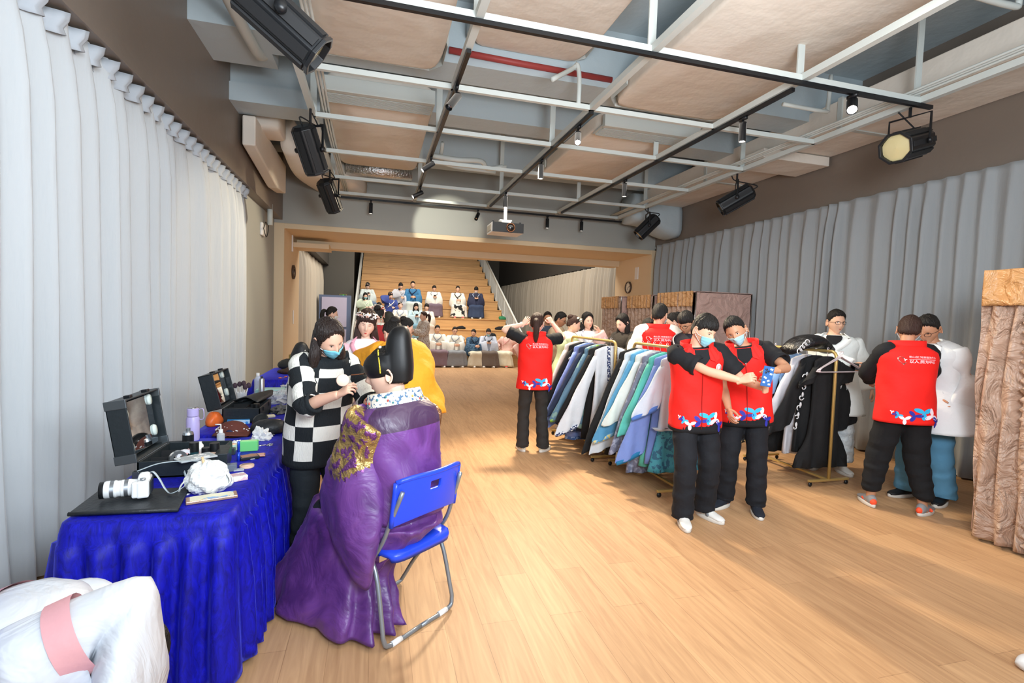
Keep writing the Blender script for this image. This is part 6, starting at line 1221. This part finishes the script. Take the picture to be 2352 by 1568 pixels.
for i, (dy, m, lb, kw) in enumerate([
    (.10, black, 'long plain black gown nearest on the rear rack, white hanger showing', dict(hem=.17, tip=(.22, 1.0), w=.16, wid=.36)),
    (.24, black, 'black robe with white trim behind the nearest black gown', dict(hem=.3, tip=(.42, .5), emb=M_emb)),
    (.36, G('cfcdd2'), 'pale grey robe with brown-striped cuffs on the rear rack', dict(hem=.25, tip=(.5, .42), band=G('b9aca6', '7a5a52', 50))),
    (.50, G('7fa3cf'), 'light blue robe bunched over the rear rack bar', dict(hem=.7, tip=(.4, .8))),
    (.64, black, 'black robe with gold flower print, middle of the rear rack', dict(hem=.2, tip=(.5, .3), band=G('17171a', 'c9b27a', 24))),
    (.80, G('e3dcc4'), 'cream robe at the far end of the rear rack', dict(hem=.35, tip=(.45, .5)))]):
    garment(4.5, 4.02+dy, m, lb, **kw)
b = MB().secs([((4.22, 4.35, 1.36), (0, .12, 0), (0, 0, .05)), ((4.34, 4.32, 1.44), (0, .16, 0), (0, 0, .07)), ((4.5, 4.3, 1.46), (0, .17, 0), (0, 0, .07)), ((4.66, 4.3, 1.38), (0, .12, 0), (0, 0, .05))], 22, 5); o = b.build('folded_robe', mat('black satin', '16171a', .35, bump=.5, bs=9)); tag(o, 'black satin robe with white embroidery thrown over the rear rack bar', 'robe')
e = MB()
for j in range(4): e.tube([V3((4.2+.03*j, 4.2, 1.36+.03*j))+V3((.03*math.cos(q), -.02, .03*math.sin(q))) for q in np.linspace(0, 4.5, 12)], .005, 5)
e.build('embroidery', M_emb, o)
for k in range(4):
    b = MB(); z = 1.26-.006*k; y = 4.0-.012*k
    b.tube([(4.52, y, 1.38), (4.5, y, 1.33), (4.46, y, 1.30), (4.26, y-.01, 1.2+.004*k), (4.24, y-.01, 1.18), (4.27, y-.01, 1.17), (4.78, y+.01, 1.175), (4.8, y, 1.19), (4.55, y, 1.30), (4.5, y, 1.33)], .004, 6, smooth=3); o = b.build('clothes_hanger', mat('hanger wire', 'd9cfd6', .3, metal=.5)); tag(o, 'empty pinkish wire hanger hooked at the near post of the rear rack', 'hanger', 'empty wire hangers at the rear rack post')
# ---------------- fitting booths ----------------
M_bronze = mat('bronze satin', 'b39683', .38, bump=1, bs=4.5, kind='silk', sheen=.4); M_gold = mat('gold satin', 'c0905f', .32, bump=.9, bs=6, kind='silk'); M_mauve = mat('crumpled mauve cloth', 'bf9f95', .6, bump=.6, bs=4, kind='silk')
def ruffle(x, y0, y1, z0, z1, amp, lam, side=-1):
    Y = np.arange(y0, y1+.001, .012); G_ = []
    for z in np.linspace(z0, z1, 14): G_.append(np.stack([x+side*amp*(.5+.5*np.sin(Y*2*PI/lam+.5*np.sin(z*5)+z)), Y, np.full_like(Y, z)], 1))
    return MB().grid(G_)
def booth(x0, x1, y0, y1, h, lb, valance=True, cur=None):
    t = thing('fitting_booth', lb, 'fitting booth', (x0, y0, 0), group='brown satin fitting booths')
    for (a, b_, c, d) in ((x0, x1, y0, y0+.02), (x0, x1, y1-.02, y1), (x1-.02, x1, y0, y1)): MB().bx(a, b_, c, d, .04, h).build('fabric_panel', M_mauve, t, smooth=False)
    MB().bx(x0, x1, y0, y1, h-.01, h+.01).build('roof', M_mauve, t, smooth=False)
    for x in (x0, x1):
        for y in (y0, y1): MB().tube([(x, y, 0), (x, y, h)], .012, 8).build('frame_pole', M_chrome, t)
    ruffle(x0-.005, y0+.01, (cur or y1)-.01, .05, h-.02, .05, .14).build('entrance_curtain', M_bronze, t, solid=.004)
    if valance: ruffle(x0-.03, y0, y1, h-.24, h+.01, .05, .11).build('valance', M_gold, t, solid=.004)
    return t
booth(5.02, 6.1, 7.12, 8.2, 2.12, 'brown fitting booth with gold swag valance, nearest by the curtain wall')
booth(5.0, 6.1, 8.35, 9.3, 2.1, 'brown fitting booth in the middle of the row by the curtain wall')
booth(4.9, 6.1, 9.45, 10.3, 2.1, 'brown fitting booth at the arch end of the row')
# near booth at the frame edge: gathered bronze side and ruffled flap
t = thing('fitting_booth', 'tall bronze satin fitting booth cut off at the frame edge by the white-shirted man', 'fitting booth', (4.6, 2.4, 0), group='brown satin fitting booths')
MB().bx(4.62, 5.6, 2.80, 2.82, .05, 2.08).build('fabric_panel', M_mauve, t, smooth=False); MB().bx(4.62, 5.6, 1.4, 2.8, 2.06, 2.08).build('roof', M_mauve, t, smooth=False)
Y = np.arange(2.44, 2.83, .008); G_ = [np.stack([4.58-.03*np.sin(Y*2*PI/.13+z*1.3)-.012*np.sin(Y*70+z*9)-.03*(1-z/2), Y-.04*(1-z/2.1)*np.cos(z*2), np.full_like(Y, z)], 1) for z in np.linspace(.03, 2.05, 60)]
MB().grid(G_).build('entrance_curtain', M_bronze, t, solid=.004)
Y = np.arange(1.4, 2.5, .02); G_ = [np.stack([np.full_like(Y, 4.56)+.01*np.sin(Y*9+z), Y-.10*(1-z/2.1)**2, np.full_like(Y, z)], 1) for z in np.linspace(.04, 2.05, 30)]
MB().grid(G_).build('side_flap', mat('taupe satin', '8d7672', .45, bump=.3, bs=5), t, solid=.004)
Z = np.linspace(.04, 2.0, 140); G_ = [np.stack([4.53-.015*np.sin(Z*2*PI/.035*.5)*k, 2.50-.10*(1-Z/2.1)**2+.035*k+.008*np.sin(Z*90)*k, Z], 1) for k in (-.3, .5, 1)]
MB().grid(G_).build('ruffle_edge', M_bronze, t, solid=.003)
ruffle(4.53, 1.4, 2.80, 1.82, 2.09, .03, .2).build('valance', M_gold, t, solid=.004)
for y in (1.45, 2.8): MB().tube([(4.62, y, 0), (4.62, y, 2.06)], .012, 8).build('frame_pole', M_chrome, t)
c = atZ(2350, 1540, 0); o = MB().secs([(c+V3((.12, .0, .04)), (0, .04, 0), (0, 0, .03)), (c+V3((.03, 0, .035)), (0, .042, 0), (0, 0, .03)), (c+V3((-.01, 0, .025)), (0, .03, 0), (0, 0, .018))], 14, 4).build('white_shoe', M_white); tag(o, 'tip of a white shoe at the frame edge on the bare floor', 'shoe')
# ---------------- the foreground people ----------------
# blue folding chair
def R2(F): F = nrm((F[0], F[1], 0)); return np.column_stack([V3((F[1], -F[0], 0)), F, V3((0, 0, 1))])
M_bp = mat('blue plastic', '2347d8', .3, bump=.02, bs=80); M_tube = mat('grey tube', '8f979f', .35, metal=.6)
def folding_chair(c, F, lb):
    R = R2(F); c = V3(c); W = lambda x, y, z: c+R@V3((x, y, z)); t = thing('folding_chair', lb, 'chair', tuple(c), 0, 'blue folding chairs')
    S = []
    b = MB()
    for z0, z1 in ((.435, .462),):
        th = np.linspace(0, 2*PI, 40, endpoint=False); cx_ = .21*np.sign(np.cos(th))*np.abs(np.cos(th))**.35; sy = .195*np.sign(np.sin(th))*np.abs(np.sin(th))**.35
        b.rings([[W(x*k, y*k, z-dz*(abs(y) > .15)) for x, y in zip(cx_, sy)] for z, k, dz in ((.432, .9, 0), (.435, 1, .02), (.455, 1.02, .012), (.464, .97, .004), (.460, .7, 0), (.457, .3, 0))])
    b.build('seat', M_bp, t)
    # backrest panel with handle slot, curved
    G_ = []; n = 24
    def bp(u, v, o=0): x = -.215+.43*u; zc = .63+.19*v; return W(x, -.235+.05*(2*u-1)**2*1.0-.03*v+o, zc-.03*(2*u-1)**2*(1-v)+.018*(1-(2*u-1)**4)*v)
    for o_, name in ((0, 'backrest'),):
        m_ = MB(); uu = np.linspace(0, 1, n+1); vv = np.linspace(0, 1, 11); V_ = [[bp(u, v) for u in uu] for v in vv]; f = []; P_ = np.array(V_).reshape(-1, 3)
        for i in range(10):
            for j in range(n):
                if 6 <= i <= 7 and 10 <= j <= 13: continue
                a = i*(n+1)+j; f.append((a, a+1, a+n+2, a+n+1))
        m_.add(P_, f); m_.build(name, M_bp, t, solid=.018, bevel=.003)
    e = MB()
    e.tube([bp(u, 1, .009) for u in np.linspace(0, 1, 14)], .013, 8).tube([bp(0, v, .009) for v in np.linspace(0, 1, 6)], .013, 8).tube([bp(1, v, .009) for v in np.linspace(0, 1, 6)], .013, 8).build('backrest_rim', M_bp, t)
    for sx in (-1, 1):
        MB().tube([W(sx*.2, -.235, .78), W(sx*.215, -.17, .62), W(sx*.225, -.10, .47), W(sx*.23, .12, .2), W(sx*.23, .22, .05), W(sx*.2, .24, .014), W(0, .24, .014)], .011, 10, smooth=4).build('front_leg_frame', M_tube, t)
        MB().tube([W(sx*.215, .05, .47), W(sx*.225, -.08, .36), W(sx*.236, -.15, .12), W(sx*.236, -.165, .05), W(sx*.2, -.17, .012), W(.0, -.17, .012)], .0115, 10, smooth=4).build('rear_leg_frame', M_tube, t)
        MB().box(W(sx*.2, -.09, .425), (.045, .03, .03), R).build('hinge_bracket', M_chrome, t, smooth=False)
        MB().tube([W(sx*.13, -.17, .012), W(sx*.19, -.17, .012)], .0145, 8).build('rubber_foot', M_white, t)
    return t
CC, CF = V3((.15, 2.67, 0)), (-.62, .78)
folding_chair(CC, CF, 'blue folding chair under the man in the purple robe')
# man in purple robe
M_pur = mat('purple satin', '522a6c', .42, bump=.2, bs=5, kind='silk', sheen=.4, spec=.6, c2='6c3d88'); M_purd = mat('dark plum satin', '3f2548', .45, bump=.2, bs=5, kind='silk', spec=.7)
M_gleaf = mat('gold roundel', 'b0935a', .34, metal=.75, bump=1, bs=26, c2='7d4a86', kind='print')
p = Person('man in purple satin robe and tall black hat seated with his back to us', CC[0], CC[1], CF, H=1.80, lod=0, hair='short', pel=(0, -.03, .58), lean=(11, -2), head=(42, 2, 0), RW=('w', *atY(890, 1190, 3.12)), LW=('w', *atY(735, 1200, 2.86)), RE=(1, -.3, -.6), LE=(-1, -.3, -.6),
           RF=(.02, .16, .09), LF=(-.16, .46, .09), RK=(.2, 1, .6), LK=(-.2, 1, .6), skin=M_skin2, lips=M_lip, fat=1.0)
p.trousers(M_trs, r=(.085, .07, .06)); p.shoes(M_blk2, mat('cream sole', 'd9cfb8', .6)); C_ = p
def wr(amp, f=2.2, sd=0):
    def dp(R, C, th):
        R = np.array(R); S_ = R.shape
        for i in range(S_[0]):
            k = min(1, i/(S_[0]*.35))
            for j in range(S_[1]):
                q = R[i, j]; v = abs(noise.noise(Vector((q[0]*f*2+sd, q[1]*f*2, q[2]*f))))+.5*abs(noise.noise(Vector((q[0]*f*5, q[1]*f*5+sd, q[2]*f*2.4)))); R[i, j] = C[i]+(q-C[i])*(1+amp*k*(.35-v)*2)
        return R
    return dp
To = p.torso(M_pur, off=.042, u0=-.05, u1=.97, name='robe', mats=[M_pur, M_purd, M_gleaf], fold=.006, seg=96, mfun=lambda u, th: 1 if (u > .72 and abs(th-PI) < 1.25) else 0)
A3 = lambda px, py, y: atY(px, py, y)
def crinkle(amp, f, sd):
    def fn(v):
        o = np.array([abs(noise.noise(Vector((q[0]*f*2+sd, q[1]*f*2, q[2]*f))))+.5*abs(noise.noise(Vector((q[0]*f*5, q[1]*f*5+sd, q[2]*f*2.4)))) for q in v])-.35
        c = v.mean(0); d = v-c; d[:, 1] *= .3; d /= np.linalg.norm(d, axis=1)[:, None]+1e-6
        return v-d*o[:, None]*amp
    return fn
M_brz = mat('bronze roundel', '7a5236', .4, metal=.6, bump=1, bs=22)
for sd, gm in ((-1, M_gleaf), (1, M_brz)):
    S0, E_, W = p.A[sd]; g0 = S0*.5+E_*.5+V3((sd*.06, -.03, .03)); ad = nrm(E_-S0)
    def gf(c, g0=g0, ad=ad): d = c-g0; a_ = d.dot(ad); r_ = np.linalg.norm(d-a_*ad); return 1 if (a_/.20)**2+(r_/.15)**2 < 1 else 0
    p.wide_sleeve(sd, None, drop=.66 if sd < 0 else .4, w=.085, r0=.104, over=.12, seg=64, fold=.3, mats=[M_pur, gm], mf=gf, post=crinkle(.05, 2.4, 3+sd))
# skirt of the robe: over the lap, off the side of the chair and down to the floor
Fv = nrm((-.62, .78, 0)); Lv = nrm((.78, .62, 0)); Cw = lambda f_, l_, z: CC+Fv*f_+Lv*l_+V3((0, 0, z))
S = [(Cw(0, 0, .66), Fv*.15, Lv*.19), (Cw(.04, -.02, .57), Fv*.22, Lv*.22), (Cw(.18, -.05, .55), Fv*.40, Lv*.23), (Cw(.27, -.08, .42), Fv*.38, Lv*.2), (Cw(.33, -.13, .28), Fv*.36, Lv*.19), (Cw(.37, -.17, .13), Fv*.44, Lv*.20), (Cw(.39, -.19, .03), Fv*.50, Lv*.21)]
def skd(R, C, th):
    R = wr(.12, 2.0, 7)(R, C, th); n = len(R)
    for i in range(n):
        k = max(0, (i/(n-1)-.35)/.65); R[i] = C[i]+(R[i]-C[i])*(1+.085*k*np.sin(11*th+2*np.sin(2*th))+.05*k*np.sin(5*th+1))[:, None]
    return R
MB().secs(S, 110, 7, disp=skd, pw=2.3).build('robe_skirt', [M_pur], p.root)
MB().secs([(Cw(-.12, 0, .50), Lv*.19, Fv*.05), (Cw(-.04, 0, .54), Lv*.215, Fv*.15), (Cw(.0, 0, .66), Lv*.19, Fv*.14), (Cw(.02, 0, .8), Lv*.17, Fv*.12)], 48, 6, disp=wr(.12, 3, 2)).build('robe_seat', M_pur, p.root)
# patterned inner collar
pk_ = mat('patterned collar', 'e6dfd0', .6, bump=.3, bs=60, c2='4a6a8a', kind='print'); n = 40; th = np.linspace(0, 2*PI, n, endpoint=False)
b = MB().rings([[p.surf(.955, t_, .012+o_)+p.Rt@V3((0, 0, z_)) for t_ in th] for z_, o_ in ((-.02, .035), (.0, .03), (.05, .022), (.065, .016), (.055, .008))], cap=(0, 0)); b.build('inner_collar', pk_, p.root, world=False)
cr = MB(); rng = np.random.RandomState(5)
for i in range(26): t_ = rng.uniform(0, 2*PI); cr.ball(p.surf(.955, t_, .012+.027)+p.Rt@V3((0, 0, rng.uniform(0, .045))), (.007, .005, .007), 6, m=i % 3)
cr.build('collar_pattern', [mat('pat red', 'b0483c', .6), mat('pat teal', '3a7a80', .6), mat('pat ochre', 'c9a04a', .6)], p.root, world=False)
# black hat
Hm = M4(p.Rh, p.Hc); M_hatv = mat('black velvet hat', '08090b', .5, sheen=.25, spec=.4)
b = MB().ball((0, .018, .04), (.094, .106, .082), 36).secs([((0, 0, .0), (.088, 0, 0), (0, .107, .0)), ((0, 0, .04), (.092, 0, 0), (0, .112, 0)), ((0, -.01, .1), (.085, 0, 0), (0, .1, 0))], 36, 4)
b.secs([((0, -.045, -.045), (.083, 0, 0), (0, .068, 0)), ((0, -.05, .03), (.092, 0, 0), (0, .074, 0)), ((0, -.058, .12), (.086, 0, 0), (0, .066, .0)), ((0, -.066, .19), (.072, 0, 0), (0, .054, 0)), ((0, -.074, .225), (.045, 0, 0), (0, .034, 0)), ((0, -.078, .235), (.01, 0, 0), (0, .01, 0))], 40, 5, pw=2.7)
f = b.fused(.006, 3); h = MB().join(f, Hm).build('black_hat', M_hatv, p.root, world=False)
g = MB(); 
for a in np.linspace(-.15, PI+.15, 46): 
    q = V3((.0945*math.cos(a), .028+.012*math.sin(a)**2, .03+.098*math.sin(a))); g.ball((Hm[:3, :3]@q)+Hm[:3, 3], .0048, 6)
g.build('gold_bead_chain', mat('gold beads', 'e8d048', .3, metal=.6, emit=0), h, world=False)
MB().ball((Hm[:3, :3]@V3((-.02, .03, .135)))+Hm[:3, 3], .009, 8).build('hat_pearl', mat('pearl', 'e6ddc6', .2), h, world=False)
# makeup artist
bx_, by_ = -.33, 3.30
q = Person('makeup artist in black and white chequered sweater and blue mask dabbing the seated man', bx_, by_, (.50, -.87), H=1.60, sex='f', lod=0, hair='lob', head=(6, 22, 14), lean=(17, 0), haircol=mat('dark brown hair', '241712', .42, bump=1, bs=60, stretch=(3, 3, .25), spec=.4),
           RW=('w', *A3(779, 905, 2.86)), RE=(.5, -.3, -1), LW=('w', *A3(862, 948, 2.98)), LE=(-.5, .2, -1), rh=dict(dir=(-.35, .75, .55), back=(.75, .2, .55), curl=(.45, .55, .6, .6), thumb=.2), lh=dict(dir=(.3, .9, .1), back=(-.2, 0, 1), curl=.35), fat=1.08, RF=(.1, -.02, .08), LF=(-.12, .02, .08), skin=mat('skin light', 'dcae95', .45, bump=.04, bs=60))
q.trousers(mat('grey black trousers', '1b2226', .85, bump=.2, bs=8), r=(.098, .08, .07)); q.shoes(M_white_shoe); q.mask(mat('bright mask', '7ccde6', .6))
M_kb = mat('knit black', '161c20', .9, bump=.9, bs=90, stretch=(2, 2, .35)); M_kw = mat('knit white', 'e6e4da', .9, bump=.9, bs=90, stretch=(2, 2, .35)); q.boxy = True
def chk(u, th): 
    if u > .95 or u < -.26: return 0
    return int((math.floor((th+.25)/.62)+math.floor((u+2.0)/.215)) % 2)
q.torso(M_kb, off=.030, u0=-.34, u1=1.0, flare=.02, name='sweater', mats=[M_kb, M_kw], mfun=chk, seg=60)
for sd in (1, -1):
    S0, E_, W = q.A[sd]; inn = S0-q.frame(.87)@V3((sd*.05, 0, 0)); b = q.limb([inn, S0, (S0+E_)/2, E_, E_*.72+W*.28], [.075, .078, .074, .072, .062], seg=26, sub=7, fold=.005); 
    for i, f in enumerate(b.f): b.m[i] = int((i//26//5+(i % 26)//7) % 2) if i < 26*24 else 0
    q.add(b, 'sweater_sleeve', [M_kb, M_kw])
n = 30; th = np.linspace(0, 2*PI, n, endpoint=False); MB().rings([[q.surf(.965, t_, .02+o_)+q.Rt@V3((0, 0, z_)) for t_ in th] for z_, o_ in ((-.03, .04), (0, .03), (.02, .02), (.012, .012))], cap=(0, 0)).build('sweater_neckband', M_kb, q.root, world=False)
# tools in her hands
Wq = A3(787, 873, 2.76); o = MB().lathe([(.0, 0), (.03, .001), (.033, .006), (.03, .012), (.0, .013)], Wq, 26, R=basis(x=(1, 0, 0), z=(.15, -1, .1)), cap=(0, 0)).build('powder_puff', mat('puff', 'ecc9b4', .9)); tag(o, 'round pale powder puff hooked on the makeup artist\'s finger', 'powder puff')
e0, e1 = A3(806, 861, 2.80), A3(838, 858, 2.80); t = thing('makeup_brush', 'thin brown makeup brush held to the seated man\'s brow', 'brush', tuple(e0)); MB().tube([e0, e1], .003, 8).build('handle', mat('brush wood', '7a4a2c', .4), t); MB().ball(e1, (.007, .004, .004), 8).build('bristles', M_blk2, t)
cq = A3(850, 925, 2.93); o = MB().lathe([(.0, 0), (.034, .0), (.036, .008), (.0, .009)], cq, 26, R=basis(x=(1, 0, 0), z=(-.3, -1, .3)), cap=(0, 0)).build('powder_compact', mat('compact peach', 'd9a78c', .5)); tag(o, 'round peach powder compact held under the seated man\'s chin', 'compact')
# bending stylist in orange
M_or = mat('orange cotton', 'e59a22', .75, bump=.35, bs=4, sheen=.1, var=.06); ox, oy = wall_x(938, 1000, 4.0), 4.0
d = Person('stylist in orange robe bending over behind the black hat, pale blue skirt', ox, oy, (-.32, .95), H=1.66, sex='f', lod=0, hair='bun', lean=(42, 0), head=(10, 20, 0), RW=(.1, .60, 1.1), LW=(-.12, .62, 1.15), RE=(1, -.2, .3), LE=(-1, 0, .3), RF=(.1, -.02, .08), LF=(-.12, .0, .08), fat=1.15)
d.skirt(mat('pale denim', 'c3d3e2', .8, bump=.2, bs=6), r1=.22, z1=.22); d.shoes(mat('fur white', 'ddd8cc', .95, bump=1, bs=120), M_sole); d.torso(M_or, off=.06, u0=-.18, flare=.1, name='robe', seg=60, fold=.012); d.wide_sleeve(1, M_or, drop=.2, r0=.1); d.wide_sleeve(-1, M_or, drop=.2, r0=.1)
# figure at the lower corner: white and pink sleeve
M_ws = mat('white satin', 'cfd3d9', .5, bump=.25, bs=4, kind='silk'); M_pb = mat('pink band', 'd9a0a4', .6, bump=.1, bs=8)
folding_chair((-.92, 1.62, 0), (1, .05), 'blue folding chair mostly hidden under the white and pink sleeve')
a = Person('person in white robe with pink bands bending far forward, only back and sleeve in view', -1.27, 1.78, (1, -.06), H=1.60, sex='f', lod=0, hair='bob', pel=(0, 0, .43), lean=(88, 0), head=(0, 80, 0), RW=('w', *A3(275, 1610, 1.55)), RE=(-.2, 1, .15), LW=('w', -.8, 2.0, .3), RF=(.12, .3, .08), LF=(-.12, .2, .08))
a.trousers(M_ws); a.shoes(M_white_shoe); a.torso(M_ws, off=.05, u0=-.2, flare=.1, name='robe', fold=.008, seg=60); a.boxy = True
MB().rings([a.ring(u, .058, 40) for u in (.50, .58, .66)], cap=(0, 0)).build('waistband', M_pb, a.root, world=False)
a.wide_sleeve(1, M_ws, drop=.5, r0=.125, w=.1, over=.1); a.wide_sleeve(-1, M_ws, drop=.3, r0=.11)
S0, E_, W = a.A[1]; MB().tube([S0*.62+E_*.38, S0*.38+E_*.62], [.125, .122], 24, cap=(0, 0)).build('sleeve_band', M_pb, a.root, world=False)
k_ = a.surf(.56, 2.6, .07); MB().tube([k_, k_+V3((.03, .02, .03)), k_+V3((-.02, .05, .02)), k_, k_+V3((.03, -.02, -.08))], .005, 6, smooth=5).build('red_tassel', mat('tassel red', 'd0202c', .6), a.root, world=False)
